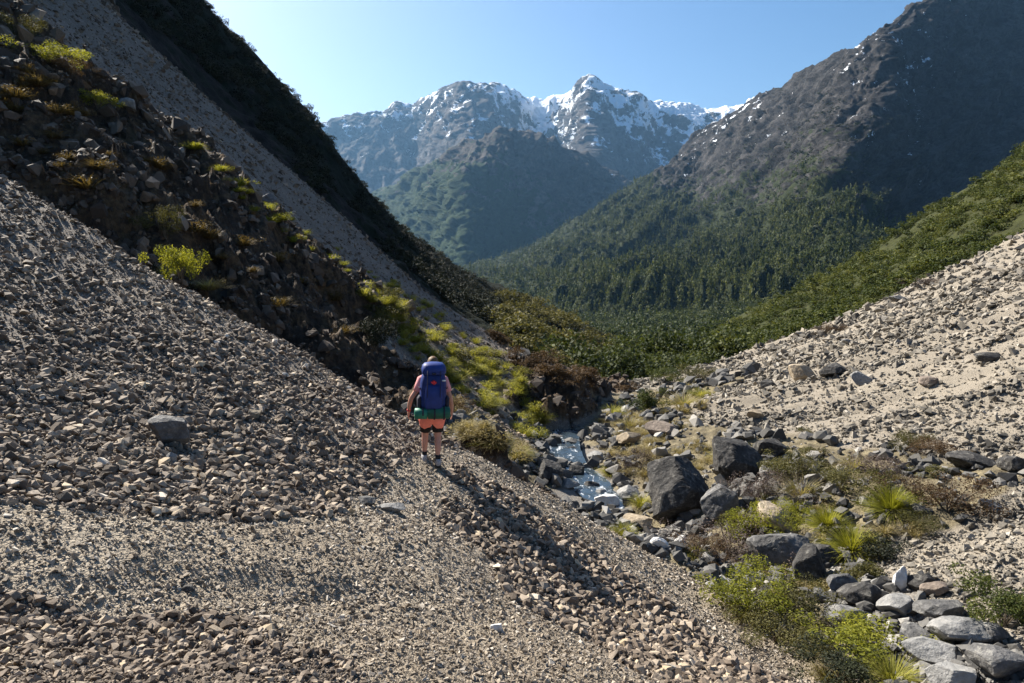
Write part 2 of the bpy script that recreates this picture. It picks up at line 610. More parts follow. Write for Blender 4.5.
scrub_cols = [
    (1500, [(-100, 150, 1, 0), (0, 100, 1, 0), (60, 75, .8, 0)]),
    (1200, [(45, 138, 1, 0), (115, 94, 1, 0), (170, 69, .8, 0)]),
    (1024, [(150, 130, 1, 0), (205, 90, 1, 0), (258, 68, .7, 0)]),
    (930, [(211, 140, 1, 0), (255, 95, 1, 0), (294, 70, .8, 0)]),
    (850, [(266, 150, 1, 0), (300, 100, 1, 0), (330, 72, .8, 0)]),
    (760, [(312, 165, 1, 0), (339, 105, 1, 0), (364, 72, .8, 0)]),
    (700, [(342, 180, 1, 0), (364, 110, 1, 0), (386, 70, .8, 0)]),
    (650, [(374, 200, 1, 0), (393, 105, 1, 0), (410, 66, .8, 0)]),
    (615, [(394, 200, 1, 0), (409, 105, 1, 0), (424, 66, .8, 0)]),
]
scrub_o, scrub_V, scrub_X, scrub_N = slope_sheet('hillside', scrub_cols[::-1], 130, 420, M_scrub,
    [(16, 1.5, 4, False, 81), (4, 0.5, 3, True, 83)],
    'sunlit hillside of green scrub and pale rock right of the valley', 'hillside')

# valley floor in world coordinates
rows = [(48, 5, -12.5), (75, 8, -16.5), (110, 13, -21), (200, 30, -33), (350, 54, -50), (600, 78, -72), (1000, 60, -92), (2000, 0, -125), (3600, -150, -130), (5200, -200, -60)]
RA = np.array(rows, dtype=float)
tsr = np.linspace(0, len(rows) - 1, 150)
RC = cat1(RA, 150, tsr)
offs = np.linspace(-1, 1, 130)
half = 26 + 0.42 * RC[:, 0]
VX = RC[:, 1][:, None] + half[:, None] * offs[None, :]
VY = np.repeat(RC[:, 0][:, None], 130, axis=1)
VZ = RC[:, 2][:, None] + 0.16 * half[:, None] * np.abs(offs[None, :]) ** 1.6
VV = np.stack([VX, VY, VZ], axis=-1).reshape(-1, 3)
amp = np.clip(VV[:, 1] / 60.0, 1, 14)
VV[:, 2] += amp * 0.8 * fbm(VV, 45, 4, 0.5, 91)
floor_o = link('valley_floor', np_mesh('valley_floor', VV, grid_faces(150, 130), {'forest': np.full(len(VV), 0.9), 'snow': np.zeros(len(VV))}, True), M_floor)
tag(floor_o, 'wooded valley floor below the big rocky mountain', 'valley floor', kind='structure')

big_cols = [
    (460, [(279, 2600, 1, 0), (282, 2300, 1, 0), (287, 2000, 1, 0), (294, 1700, 1, 0), (306, 1300, 1, 0)]),
    (500, [(268, 2500, 1, 0), (274, 2150, 1, 0), (284, 1800, 1, 0), (297, 1450, 1, 0), (315, 1100, 1, 0)]),
    (560, [(238, 2450, 1, 0), (256, 1950, 1, 0), (278, 1550, 1, 0), (302, 1200, 1, 0), (328, 880, 1, 0)]),
    (640, [(190, 2500, .75, 0), (222, 2000, .9, 0), (260, 1500, 1, 0), (300, 1080, 1, 0), (337, 720, 1, 0)]),
    (672, [(168, 2560, .1, .1), (205, 2080, .5, .1), (252, 1560, .95, 0), (298, 1080, 1, 0), (340, 690, 1, 0)]),
    (700, [(137, 2600, 0, .26), (190, 2150, .35, .15), (243, 1580, .8, 0), (295, 1060, 1, 0), (341, 670, 1, 0)]),
    (735, [(116, 2500, 0, .28), (172, 2020, .25, .1), (234, 1500, .7, 0), (290, 1020, 1, 0), (342, 650, 1, 0)]),
    (770, [(95, 2380, 0, .28), (158, 1880, .28, .12), (225, 1400, .62, 0), (285, 960, 1, 0), (341, 630, 1, 0)]),
    (800, [(84, 2180, 0, .1), (145, 1700, .28, .05), (205, 1200, .55, 0), (278, 890, 1, 0), (339, 600, 1, 0)]),
    (832, [(64, 1960, 0, .12), (125, 1540, .25, .05), (198, 1090, .5, 0), (268, 830, .9, 0), (335, 570, 1, 0)]),
    (852, [(50, 1880, 0, .25), (118, 1470, .1, .18), (194, 1190, .35, .1), (264, 800, .75, 0), (333, 560, 1, 0)]),
    (885, [(32, 1850, 0, .26), (108, 1470, 0, .15), (188, 1360, .15, .08), (258, 980, .45, 0), (330, 620, .8, 0)]),
    (908, [(11, 1960, 0, .12), (104, 1740, 0, .25), (184, 1500, 0, .08), (254, 1170, .3, .0), (326, 690, .7, 0)]),
    (932, [(3, 2000, 0, .12), (100, 1800, 0, .1), (180, 1570, 0, .05), (250, 1240, .3, 0), (322, 720, .6, 0)]),
    (960, [(-1, 2050, 0, .1), (97, 1860, 0, 0), (176, 1640, 0, 0), (246, 1300, .2, 0), (314, 740, .5, 0)]),
    (1024, [(-20, 2200, 0, 0), (88, 2010, 0, 0), (168, 1780, 0, 0), (238, 1400, .2, 0), (302, 780, .5, 0)]),
    (1200, [(-90, 2500, 0, 0), (20, 2350, 0, 0), (115, 2080, 0, 0), (198, 1600, .2, 0), (264, 850, .5, 0)]),
    (1500, [(-150, 3000, 0, 0), (-30, 2800, 0, 0), (70, 2400, 0, 0), (160, 1800, .2, 0), (225, 950, .5, 0)]),
]
big_o, big_V, big_X, big_N = slope_sheet('mountain', big_cols, 420, 760, M_big,
    [(330, 34, 5, True, 101), (90, 11, 4, True, 103), (24, 4.2, 3, True, 105)],
    'big brown rocky mountain with forest on its lower left flank', 'mountain', gullies=[(150, 34, 0.9, 201), (46, 11, 0.8, 205)], crags=[(40, 8, 511), (15, 4.5, 521)], sink=45.0)

hill_cols = [
    (300, [(252, 5200, .8, 0), (250, 4800, .8, 0), (258, 4400, .8, 0), (268, 3900, 1, 0)]),
    (350, [(219, 4900, .8, 0), (224, 4500, .8, 0), (242, 4100, .8, 0), (264, 3600, 1, 0)]),
    (385, [(192, 4600, .7, 0), (206, 4200, .8, 0), (232, 3800, .8, 0), (266, 3300, 1, 0)]),
    (430, [(167, 4200, .6, 0), (192, 3750, .75, 0), (230, 3350, .9, 0), (274, 2950, 1, 0)]),
    (462, [(147, 3850, .3, 0), (183, 3350, .6, 0), (229, 3000, .8, 0), (282, 2700, 1, 0)]),
    (490, [(137, 3720, .2, 0), (180, 3420, .55, 0), (230, 3150, .8, 0), (287, 2850, 1, 0)]),
    (520, [(134, 3780, .1, 0), (180, 3560, .4, 0), (230, 3330, .7, 0), (288, 3000, 1, 0)]),
    (550, [(142, 3900, .1, 0), (182, 3700, .25, 0), (232, 3480, .5, 0), (288, 3100, .9, 0)]),
    (600, [(169, 4150, 0, .1), (200, 3920, .1, .05), (242, 3650, .3, 0), (288, 3250, .8, 0)]),
    (650, [(197, 4400, 0, .12), (216, 4150, 0, .1), (250, 3850, .3, 0), (288, 3400, .7, 0)]),
    (730, [(207, 4700, 0, .1), (225, 4400, 0, .1), (255, 4050, .3, 0), (288, 3600, .7, 0)]),
]
hill_o, hill_V, hill_X, hill_N = slope_sheet('hill', hill_cols, 260, 420, M_hill,
    [(700, 62, 5, True, 111), (170, 20, 4, True, 113), (50, 6, 3, True, 115)],
    'blue green pointed hill below the snowy range', 'hill', gullies=[(190, 48, 0.3, 211), (70, 18, -0.2, 215)], crags=[(90, 18, 551), (34, 9, 555)])

range_cols = []
for (u, v0, Y0, s0, s1, s2, push) in [
        (180, 160, 7900, .3, .1, 0, 0), (270, 130, 7600, .3, .15, 0, 0), (315, 117, 7300, .35, .2, 0, 0), (356, 108, 7200, .4, .25, .05, .0), (397, 99, 7300, .45, .3, .1, 0),
        (420, 96, 7250, .5, .35, .1, 0), (442, 80, 6700, .4, .35, .15, .3), (463, 75, 6400, .4, .4, .2, .6), (486, 77, 6500, .5, .45, .25, .3), (513, 86, 6900, .6, .6, .3, 0),
        (528, 94, 7200, .75, .6, .35, -.2), (558, 92, 7100, .85, .5, .3, -.1), (572, 81, 6750, .6, .45, .3, .1), (588, 69, 6350, .5, .5, .25, .5), (611, 81, 6550, .7, .55, .25, .3),
        (634, 86, 6750, .6, .55, .25, .1), (650, 96, 7000, .7, .6, .3, 0), (672, 98, 7150, .75, .55, .35, 0), (704, 100, 7200, .8, .6, .4, 0), (738, 99, 7100, .85, .65, .4, 0),
        (770, 90, 6950, .8, .6, .4, 0), (860, 80, 6900, .7, .5, .3, 0), (1000, 100, 6900, .6, .4, .2, 0)]:
    f = 1 - 0.06 * push
    v0 += 9
    range_cols.append((u, [(v0, Y0, 0, s0), (v0 + 28, Y0 * 0.95 * f, 0, max(0, s1 - .04)), (v0 + 62, Y0 * .88 * f, 0, s2 + .05 * (u > 560)), (v0 + 110, Y0 * .78, .3, 0), (v0 + 175, Y0 * .66, .7, 0)]))
range_o, range_V, range_X, range_N = slope_sheet('snowy_mountains', range_cols, 330, 760, M_snow,
    [(1100, 60, 5, True, 121), (320, 60, 4, True, 123), (90, 13, 3, True, 125)],
    'far blue range of snow streaked rocky peaks', 'mountain range', gullies=[(300, 55, 0.15, 221), (110, 28, -0.15, 225)], crags=[(150, 19, 531), (60, 12, 541)])

# ------------------------------------------------------------------ near ground
gm, nt, gb = new_mat('near_ground')
h = NT(nt)
co = h.coord()
nA = h.noise(co, 0.35, 5, 0.6)
nB = h.noise(co, 3.0, 5, 0.65)
nC = h.noise(co, 22.0, 4, 0.7)
v1 = h.voro(co, 26.0)
v1c = h.voro(co, 26.0, out='Color')
v2 = h.voro(co, 70.0)
v2c = h.voro(co, 70.0, out='Color')
peb = h.ramp(v1c, [(0.0, (0.10, 0.085, 0.072)), (0.4, (0.20, 0.168, 0.14)), (0.75, (0.29, 0.25, 0.20)), (1.0, (0.42, 0.38, 0.33))])
peb2 = h.ramp(v2c, [(0.0, (0.13, 0.108, 0.085)), (0.5, (0.25, 0.212, 0.162)), (1.0, (0.40, 0.35, 0.28))])
c_s = h.mix(0.4, peb, (0.085, 0.068, 0.054))  # pebble colour darkened to paint in the shade of gaps between stones
c_g = h.mix(0.55, peb2, h.ramp(nA, [(0.34, (0.15, 0.115, 0.078)), (0.52, (0.24, 0.195, 0.14)), (0.66, (0.33, 0.28, 0.215))]))
c_e = h.mix(0.42, peb2, h.ramp(nA, [(0.3, (0.185, 0.163, 0.132)), (0.7, (0.275, 0.243, 0.195))]))
c_r = h.ramp(h.math('ADD', h.math('MULTIPLY', nA, 0.4), h.math('MULTIPLY', nB, 0.6)), [(0.36, (0.018, 0.013, 0.009)), (0.48, (0.050, 0.035, 0.024)), (0.56, (0.11, 0.072, 0.038)), (0.68, (0.16, 0.125, 0.095))])  # dark brown rock, deepened further to paint in dim grazing light on the spur
c_v = h.ramp(h.math('ADD', h.math('MULTIPLY', nB, 0.6), h.math('MULTIPLY', nC, 0.4)), [(0.36, (0.055, 0.045, 0.028)), (0.5, (0.14, 0.115, 0.07)), (0.62, (0.24, 0.20, 0.12))])
c_w = h.mix(0.5, peb, (0.12, 0.12, 0.115))
col = c_s
for nm, c in (('k_g', c_g), ('k_v', c_v), ('k_e', c_e), ('k_w', c_w), ('k_r', c_r)):
    f = h.stepf(h.math('ADD', h.attr(nm), h.math('MULTIPLY', h.math('SUBTRACT', nB, 0.5), 0.5)), 0.32, 0.62)
    col = h.mix(f, col, c)
h.l(col, gb.inputs['Base Color'])
hgt = h.math('ADD', h.math('MULTIPLY', v1, -1.0), h.math('ADD', h.math('MULTIPLY', nC, 0.8), h.math('MULTIPLY', v2, -0.5)))
nr0 = h.bump(hgt, 0.8, 0.03, None)
rb = h.math('MULTIPLY', h.stepf(h.attr('k_r'), 0.3, 0.7), h.math('ADD', h.noise(co, 2.6, 7, 0.7), h.math('MULTIPLY', h.voro(co, 1.7, 'DISTANCE_TO_EDGE'), 0.5)))
h.bump(rb, 0.9, 0.35, gb, nr0)
G_attr = {'k_' + k: GK[:, i] for i, k in enumerate(KINDS)}
G_attr['k_r'] = grk
_pp = [hit(u, v) for u, v in ((470, 678), (430, 610), (395, 560), (392, 520), (415, 492), (428, 464), (437, 452))]
_pd = np.full(len(gx), 1e9)
for pa, pb in zip(_pp[:-1], _pp[1:]):
    ex, ey = pb.x - pa.x, pb.y - pa.y
    t = np.clip(((gx - pa.x) * ex + (gy - pa.y) * ey) / (ex * ex + ey * ey), 0, 1)
    _pd = np.minimum(_pd, np.hypot(gx - pa.x - t * ex, gy - pa.y - t * ey))
_on = smooth(_pd, 0.6, 0.25)
_pp = [hit(u, v) for u, v in ((452, 455), (510, 486), (560, 516), (600, 545), (650, 583), (700, 618), (760, 664))]
for pa, pb in zip(_pp[:-1], _pp[1:]):
    ex, ey = pb.x - pa.x, pb.y - pa.y
    t = np.clip(((gx - pa.x) * ex + (gy - pa.y) * ey) / (ex * ex + ey * ey), 0, 1)
    _pd = np.minimum(_pd, np.hypot(gx - pa.x - t * ex, gy - pa.y - t * ey))
_on = smooth(_pd, 0.6, 0.25)
G_attr['k_g'] = np.maximum(G_attr['k_g'], _on)
near_me = np_mesh('scree_ground', np.stack([gx, gy, gz], axis=1), grid_faces(NR, NA)[:, ::-1], G_attr, True)
ground = link('ground', near_me, gm)
tag(ground, 'steep gully of stony scree rock and gravel with a path', 'ground', kind='structure')

# ------------------------------------------------------------------ haze
hb = bmesh.new()
bmesh.ops.create_cube(hb, size=1.0)
hme = bpy.data.meshes.new('haze')
lo_, hi_ = Vector((-9000, -2500, -420)), Vector((9000, 12000, 2600))
for v in hb.verts:
    v.co = Vector([(lo_[i] + hi_[i]) / 2 + v.co[i] * (hi_[i] - lo_[i]) for i in range(3)])
hb.to_mesh(hme)
hb.free()
hm = bpy.data.materials.new('haze_air')
hm.use_nodes = True
hn = hm.node_tree
for n in list(hn.nodes):
    hn.nodes.remove(n)
ho = hn.nodes.new('ShaderNodeOutputMaterial')
pv = hn.nodes.new('ShaderNodeVolumePrincipled')
pv.inputs['Color'].default_value = (0.30, 0.60, 1.0, 1)
pv.inputs['Density'].default_value = 2.6e-5
pv.inputs['Anisotropy'].default_value = 0.35
hn.links.new(pv.outputs[0], ho.inputs['Volume'])
hz = link('haze', hme, hm)
tag(hz, 'thin blue air between the valley and the far peaks', 'haze', kind='stuff')
SC.cycles.volume_bounces = 0
SC.cycles.max_bounces = 5
SC.cycles.diffuse_bounces = 2
SC.cycles.glossy_bounces = 2
SC.cycles.transmission_bounces = 3
SC.cycles.transparent_max_bounces = 8
# ------------------------------------------------------------------ stones
def stone_shape(seed, npts=11, flat=0.62):
    r = np.random.default_rng(seed)
    p = r.normal(size=(npts, 3))
    p /= np.linalg.norm(p, axis=1)[:, None]
    p *= r.uniform(0.8, 1.1, size=(npts, 1))
    p *= np.array([1.0, r.uniform(0.6, 0.9), flat * r.uniform(0.7, 1.2)])
    bm = bmesh.new()
    for q in p:
        bm.verts.new(q * 0.5)
    res = bmesh.ops.convex_hull(bm, input=bm.verts)
    bmesh.ops.delete(bm, geom=[e for e in res['geom_interior'] if isinstance(e, bmesh.types.BMVert)], context='VERTS')
    bmesh.ops.triangulate(bm, faces=bm.faces)
    bm.normal_update()
    bm.verts.index_update()
    V = np.array([v.co[:] for v in bm.verts])
    F = np.array([[v.index for v in f.verts] for f in bm.faces])
    bm.free()
    return V, F


def rot_mats(n, rng, tilt=0.35, normals=None):
    """random turn about the up axis with a random lean, then leaned with the ground"""
    a = rng.uniform(0, 2 * np.pi, n)
    c, s = np.cos(a), np.sin(a)
    Z = np.zeros((n, 3, 3))
    Z[:, 0, 0], Z[:, 0, 1], Z[:, 1, 0], Z[:, 1, 1], Z[:, 2, 2] = c, -s, s, c, 1
    up = rng.normal(size=(n, 3)) * tilt
    up[:, 2] = 1
    if normals is not None:
        up[:, :] += (normals - np.array([0, 0, 1])) * 0.9
    up /= np.linalg.norm(up, axis=1)[:, None]
    x = np.cross(np.array([0.0, 1, 0]), up)
    x /= np.linalg.norm(x, axis=1)[:, None]
    y = np.cross(up, x)
    B = np.stack([x, y, up], axis=2)
    return B @ Z


def merge_copies(shapes, which, R, S, T, tint):
    """one mesh out of many transformed copies"""
    Vs, Fs, As, off = [], [], [], 0
    for k, (V, F) in enumerate(shapes):
        idx = np.nonzero(which == k)[0]
        if len(idx) == 0:
            continue
        W = np.einsum('nij,vj->nvi', R[idx], V) * S[idx][:, None, None] + T[idx][:, None, :]
        nv = len(V)
        FF = F[None, :, :] + (off + np.arange(len(idx)) * nv)[:, None, None]
        Vs.append(W.reshape(-1, 3))
        Fs.append(FF.reshape(-1, F.shape[1]))
        As.append(np.repeat(tint[idx], nv))
        off += nv * len(idx)
    return np.concatenate(Vs), np.concatenate(Fs), np.concatenate(As)


def near_normals(x, y):
    e = 0.25
    z0 = near_fields(x - e, y)[0]
    z1 = near_fields(x + e, y)[0]
    z2 = near_fields(x, y - e)[0]
    z3 = near_fields(x, y + e)[0]
    n = np.stack([-(z1 - z0) / (2 * e), -(z3 - z2) / (2 * e), np.ones(len(x))], axis=1)
    return n / np.linalg.norm(n, axis=1)[:, None]


def stone_mat(name, stops, use_attr=True):
    m, nt, b = new_mat(name)
    h = NT(nt)
    f = h.attr('tint') if use_attr else h.rnd()
    col = h.ramp(f, stops)
    co = h.coord() if use_attr else h.objco()
    n = h.noise(co, 14.0, 4, 0.65)
    col = h.mix(0.55, col, h.ramp(n, [(0.3, (0.55, 0.53, 0.5)), (0.5, (1, 1, 1)), (0.7, (1.35, 1.3, 1.2))]), 'MULTIPLY')
    h.l(col, b.inputs['Base Color'])
    b.inputs['Roughness'].default_value = 0.82
    h.bump(h.noise(co, 40.0, 3, 0.6), 0.5, 0.01, b)
    return m


SCREE_STOPS = [(0.0, (0.070, 0.053, 0.039)), (0.3, (0.142, 0.110, 0.083)), (0.6, (0.24, 0.193, 0.148)), (0.8, (0.325, 0.268, 0.208)), (0.93, (0.43, 0.335, 0.22)), (1.0, (0.56, 0.50, 0.42))]
FINE_STOPS = [(0.0, (0.09, 0.07, 0.052)), (0.4, (0.21, 0.172, 0.13)), (0.8, (0.36, 0.31, 0.25)), (1.0, (0.50, 0.46, 0.40))]
PALE_STOPS = [(0.0, (0.08, 0.073, 0.062)), (0.35, (0.165, 0.148, 0.123)), (0.8, (0.275, 0.245, 0.202)), (1.0, (0.42, 0.39, 0.34))]
DARK_STOPS = [(0.0, (0.028, 0.021, 0.016)), (0.5, (0.085, 0.063, 0.047)), (0.85, (0.165, 0.13, 0.10)), (1.0, (0.28, 0.24, 0.20))]
M_scree = stone_mat('scree_rock', SCREE_STOPS)
M_fine = stone_mat('fine_gravel', FINE_STOPS)
M_pale = stone_mat('pale_scree', PALE_STOPS)
M_darkrock = stone_mat('dark_rubble', DARK_STOPS)
M_rubble = stone_mat('grey_rubble', [(0.0, (0.035, 0.034, 0.033)), (0.4, (0.10, 0.096, 0.09)), (0.75, (0.19, 0.18, 0.165)), (1.0, (0.40, 0.38, 0.35))])
M_stone1 = stone_mat('single_stone', SCREE_STOPS, False)

big_shapes = [stone_shape(100 + i, 12) for i in range(14)]
small_shapes = [stone_shape(200 + i, 7, 0.7) for i in range(10)]

rs = np.random.default_rng(5)
N = 680000
r_ = 1.3 * (80 / 1.3) ** rs.uniform(0, 1, N)
a_ = np.radians(rs.uniform(-47, 45, N))
x_, y_ = r_ * np.sin(a_), r_ * np.cos(a_)
z_, K_, rk_, vg_ = near_height(x_, y_)
pp = np.stack([x_, y_, z_], axis=1)
cl = fbm(pp, 1.8, 3, 0.5, 301)
cl2 = fbm(pp, 6.0, 3, 0.5, 305)
stripes = fbm(np.stack([(x_ * 0.15 + y_ * 0.99) / 1.7, (x_ * 0.99 - y_ * 0.15) / 12, z_ * 0], axis=1), 1.0, 3, 0.5, 311)
d_ = np.linalg.norm(pp, axis=1)
uu = rs.uniform(0, 1, N)
lognorm = np.exp(rs.normal(0, 0.42, N))
ks, kg, kr, kv, ke, kw = [K_[:, i] for i in range(6)]
vis = (y_ > 1.2)
# the trodden path: fine gravel along a line from the camera's feet to the hiker
PATH = [hit(u, v) for u, v in ((470, 678), (430, 610), (395, 560), (392, 520), (415, 492), (428, 464), (437, 452))]
pd = np.full(len(x_), 1e9)
for pa, pb in zip(PATH[:-1], PATH[1:]):
    ex, ey = pb.x - pa.x, pb.y - pa.y
    t = np.clip(((x_ - pa.x) * ex + (y_ - pa.y) * ey) / (ex * ex + ey * ey), 0, 1)
    pd = np.minimum(pd, np.hypot(x_ - pa.x - t * ex, y_ - pa.y - t * ey))
BRINK = [hit(u, v) for u, v in ((452, 455), (510, 486), (560, 516), (600, 545), (650, 583), (700, 618), (760, 664))]
for pa, pb in zip(BRINK[:-1], BRINK[1:]):
    ex, ey = pb.x - pa.x, pb.y - pa.y
    t = np.clip(((x_ - pa.x) * ex + (y_ - pa.y) * ey) / (ex * ex + ey * ey), 0, 1)
    pd = np.minimum(pd, np.hypot(x_ - pa.x - t * ex, y_ - pa.y - t * ey))
onpath = pd < 0.40 + 0.2 * cl
ks = np.where(onpath, ks * 0.1, ks)
kg = np.where(onpath, 1.0, kg)
nn = near_normals(x_, y_)


def pick(mask):
    return np.nonzero(mask & vis)[0]


def settle(i, s, sink=0.22):
    T = pp[i].copy()
    T[:, 2] += s * sink
    return T


# stony scree on the near slope
mA = (ks + 0.18 * cl > 0.5) & (r_ < 30) & (uu < 0.84 + 0.35 * cl)
iA = pick(mA)
sA = np.clip(0.0037 * lognorm[iA] ** 1.95, 0.0016, 0.022) * d_[iA] * (1 - 0.45 * smooth(d_[iA], 7, 18)) * (0.72 + 0.28 * smooth(d_[iA], 4.2, 6.0))
sA = np.clip(sA, 0.02, 0.36)
tA = np.clip(rs.beta(1.35, 1.9, len(iA)) + 0.12 * cl2[iA], 0, 1)
whichA = rs.integers(0, len(big_shapes), len(iA))
RA_ = rot_mats(len(iA), rs, 0.45, nn[iA])
TA = settle(iA, sA)
# the 300 that show largest stand as stones of their own
uA = 512 + FPX * pp[iA][:, 0] / np.maximum(pp[iA][:, 1] * CP - pp[iA][:, 2] * SP, 0.1)
vA = 341.5 - FPX * (pp[iA][:, 2] * CP + pp[iA][:, 1] * SP) / np.maximum(pp[iA][:, 1] * CP - pp[iA][:, 2] * SP, 0.1)
inside = (uA > 4) & (uA < 1020) & (vA > 4) & (vA < 678)
score = np.where(inside, sA / d_[iA], 0)
order = np.argsort(-score)
solo, rest = order[:300], order[300:]
V, F, T_ = merge_copies(big_shapes, whichA[rest], RA_[rest], sA[rest], TA[rest], tA[rest])
o = link('scree_stones', np_mesh('scree_stones', V, F, {'tint': T_}), M_scree)
tag(o, 'loose grey and brown angular stones covering the near slope', 'scree', kind='stuff')
stone_meshes = []
for V, F in big_shapes:
    me = np_mesh('scree_stone', V, F)
    me.materials.append(M_stone1)
    stone_meshes.append(me)
for j in solo:
    o = bpy.data.objects.new('scree_stone', stone_meshes[whichA[j]])
    COL.objects.link(o)
    M4 = Matrix(RA_[j].tolist()).to_4x4()
    M4 = Matrix.Translation(Vector(TA[j])) @ M4 @ Matrix.Scale(float(sA[j]), 4)
    o.matrix_world = M4
    tag(o, 'loose angular grey brown stone lying on the stony near slope', 'stone', 'larger stones of the near scree slope')

# fine gravel on the path and the brink
mG = (kg + 0.25 * cl > 0.42) & (r_ < 20) & (uu < 0.80 + 0.4 * cl)
iG = pick(mG)
sG = np.clip(np.clip(0.0026 * lognorm[iG] ** 1.6, 0.0012, 0.013) * d_[iG], 0.006, 0.10)
tG = np.clip(rs.beta(2.2, 2.0, len(iG)) + 0.1 * cl2[iG], 0, 1)
V, F, T_ = merge_copies(small_shapes, rs.integers(0, 10, len(iG)), rot_mats(len(iG), rs, 0.4, nn[iG]), sG, settle(iG, sG, 0.18), tG)
o = link('path_gravel', np_mesh('path_gravel', V, F, {'tint': T_}), M_fine)
tag(o, 'fine pale brown gravel on the trodden path', 'gravel', kind='stuff')

# pale fan on the right
mE = (ke + 0.2 * cl > 0.5) & (uu < 0.46 + 0.75 * np.clip(stripes * 1.5, -0.30, 0.6))
iE = pick(mE)
sE = np.clip(0.0036 * lognorm[iE] ** 1.6, 0.0016, 0.016) * d_[iE]
tE = np.clip(rs.beta(2.4, 2.0, len(iE)) - 0.38 * np.clip(stripes[iE] * 2, 0, 1), 0, 1)
V, F, T_ = merge_copies(small_shapes, rs.integers(0, 10, len(iE)), rot_mats(len(iE), rs, 0.4, nn[iE]), sE, settle(iE, sE, 0.15), tE)
o = link('fan_gravel', np_mesh('fan_gravel', V, F, {'tint': T_}), M_pale)
tag(o, 'pale gravel of the sunlit fan right of the stream', 'gravel', kind='stuff')

# chute behind the spur
mC = (ks > 0.5) & (r_ >= 30) & (uu < 0.4 + 0.4 * stripes)
iC = pick(mC)
sC = np.clip(0.0030 * lognorm[iC] ** 1.3, 0.0015, 0.011) * d_[iC]
tC = np.clip(rs.beta(1.4, 3.2, len(iC)), 0, 1)
V, F, T_ = merge_copies(small_shapes, rs.integers(0, 10, len(iC)), rot_mats(len(iC), rs, 0.4, nn[iC]), sC, settle(iC, sC, 0.15), tC)
o = link('chute_gravel', np_mesh('chute_gravel', V, F, {'tint': T_}), M_scree)
tag(o, 'grey gravel running down the chute behind the dark spur', 'gravel', kind='stuff')

# broken rock of the spur
mR = (rk_ > 0.3) & (uu < 0.18 + 0.4 * cl)
iR = pick(mR)
sR = np.clip(0.0070 * lognorm[iR] ** 1.7, 0.003, 0.03) * d_[iR]
tR = np.clip(rs.beta(2.0, 2.6, len(iR)) + 0.15 * cl2[iR], 0, 1)
V, F, T_ = merge_copies(big_shapes, rs.integers(0, 14, len(iR)), rot_mats(len(iR), rs, 0.7, nn[iR]), sR, settle(iR, sR, 0.05), tR)
o = link('rock_outcrop', np_mesh('rock_outcrop', V, F, {'tint': T_}), M_darkrock)
tag(o, 'dark broken rock of the spur behind the near scree', 'rock outcrop', kind='stuff')

# rubble along the stream and in the plants
mW = ((kw + kv + 0.2 * cl > 0.55) & (rk_ < 0.4) & ((kw < 0.5) | (y_ < 17)) & (uu < 0.07 + 0.16 * np.clip(cl * 2 + kw * 1.2, -0.2, 1)))
iW = pick(mW)
sW = np.clip(0.0085 * lognorm[iW] ** 1.7, 0.003, 0.030) * d_[iW]
tW = np.clip(rs.beta(1.4, 2.0, len(iW)), 0, 1)
V, F, T_ = merge_copies(big_shapes, rs.integers(0, 14, len(iW)), rot_mats(len(iW), rs, 0.5, nn[iW]), sW, settle(iW, sW, 0.18), tW)
o = link('stream_rubble', np_mesh('stream_rubble', V, F, {'tint': T_}), M_rubble)
tag(o, 'loose grey rubble between the plants along the stream', 'rubble', kind='stuff')

# ------------------------------------------------------------------ boulders
def boulder_mesh(name, seed, sub=4, cuts=12, rough=0.05, block=0.8):
    rng = np.random.default_rng(seed)
    bm = bmesh.new()
    bmesh.ops.create_icosphere(bm, subdivisions=sub, radius=1.0)
    bm.verts.index_update()
    V = np.array([v.co[:] for v in bm.verts])
    F = np.array([[v.index for v in f.verts] for f in bm.faces])
    bm.free()
    V = np.sign(V) * np.abs(V) ** block
    V = V @ np.array(Euler((0.2 * math.sin(seed), 0.2 * math.cos(seed), 0)).to_matrix()).T
    for c in range(cuts):
        n = rng.normal(size=3)
        n /= np.linalg.norm(n)
        dd = rng.uniform(0.50, 0.95)
        over = np.maximum(V @ n - dd, 0)
        V = V - over[:, None] * n[None, :] * 0.94
    n = V / np.linalg.norm(V, axis=1)[:, None]
    V = V + n * (rough * 1.6 * fbm(V + seed, 0.7, 3, 0.5, seed, True))[:, None] + n * (rough * 0.8 * fbm(V + seed, 0.16, 3, 0.6, seed + 3))[:, None]
    V /= np.abs(V).max(axis=0)[None, :]
    return V, F


def boulder_mat(name, a, b_, c, lichen=None):
    m, nt, b = new_mat(name)
    h = NT(nt)
    co = h.coord()
    n1 = h.noise(co, 1.6, 5, 0.6)
    n2 = h.noise(co, 9.0, 6, 0.7)
    f = h.math('ADD', h.math('MULTIPLY', n1, 0.45), h.math('MULTIPLY', n2, 0.55))
    col = h.ramp(f, [(0.36, a), (0.5, b_), (0.64, c)])
    if lichen:
        k = h.stepf(h.noise(co, 4.5, 5, 0.7), 0.55, 0.66)
        col = h.mix(h.math('MULTIPLY', k, 0.7), col, lichen)
    h.l(col, b.inputs['Base Color'])
    b.inputs['Roughness'].default_value = 0.8
    hh = h.math('ADD', n2, h.math('MULTIPLY', h.voro(co, 5.0, 'DISTANCE_TO_EDGE'), 0.4))
    h.bump(hh, 0.8, 0.06, b)
    return m


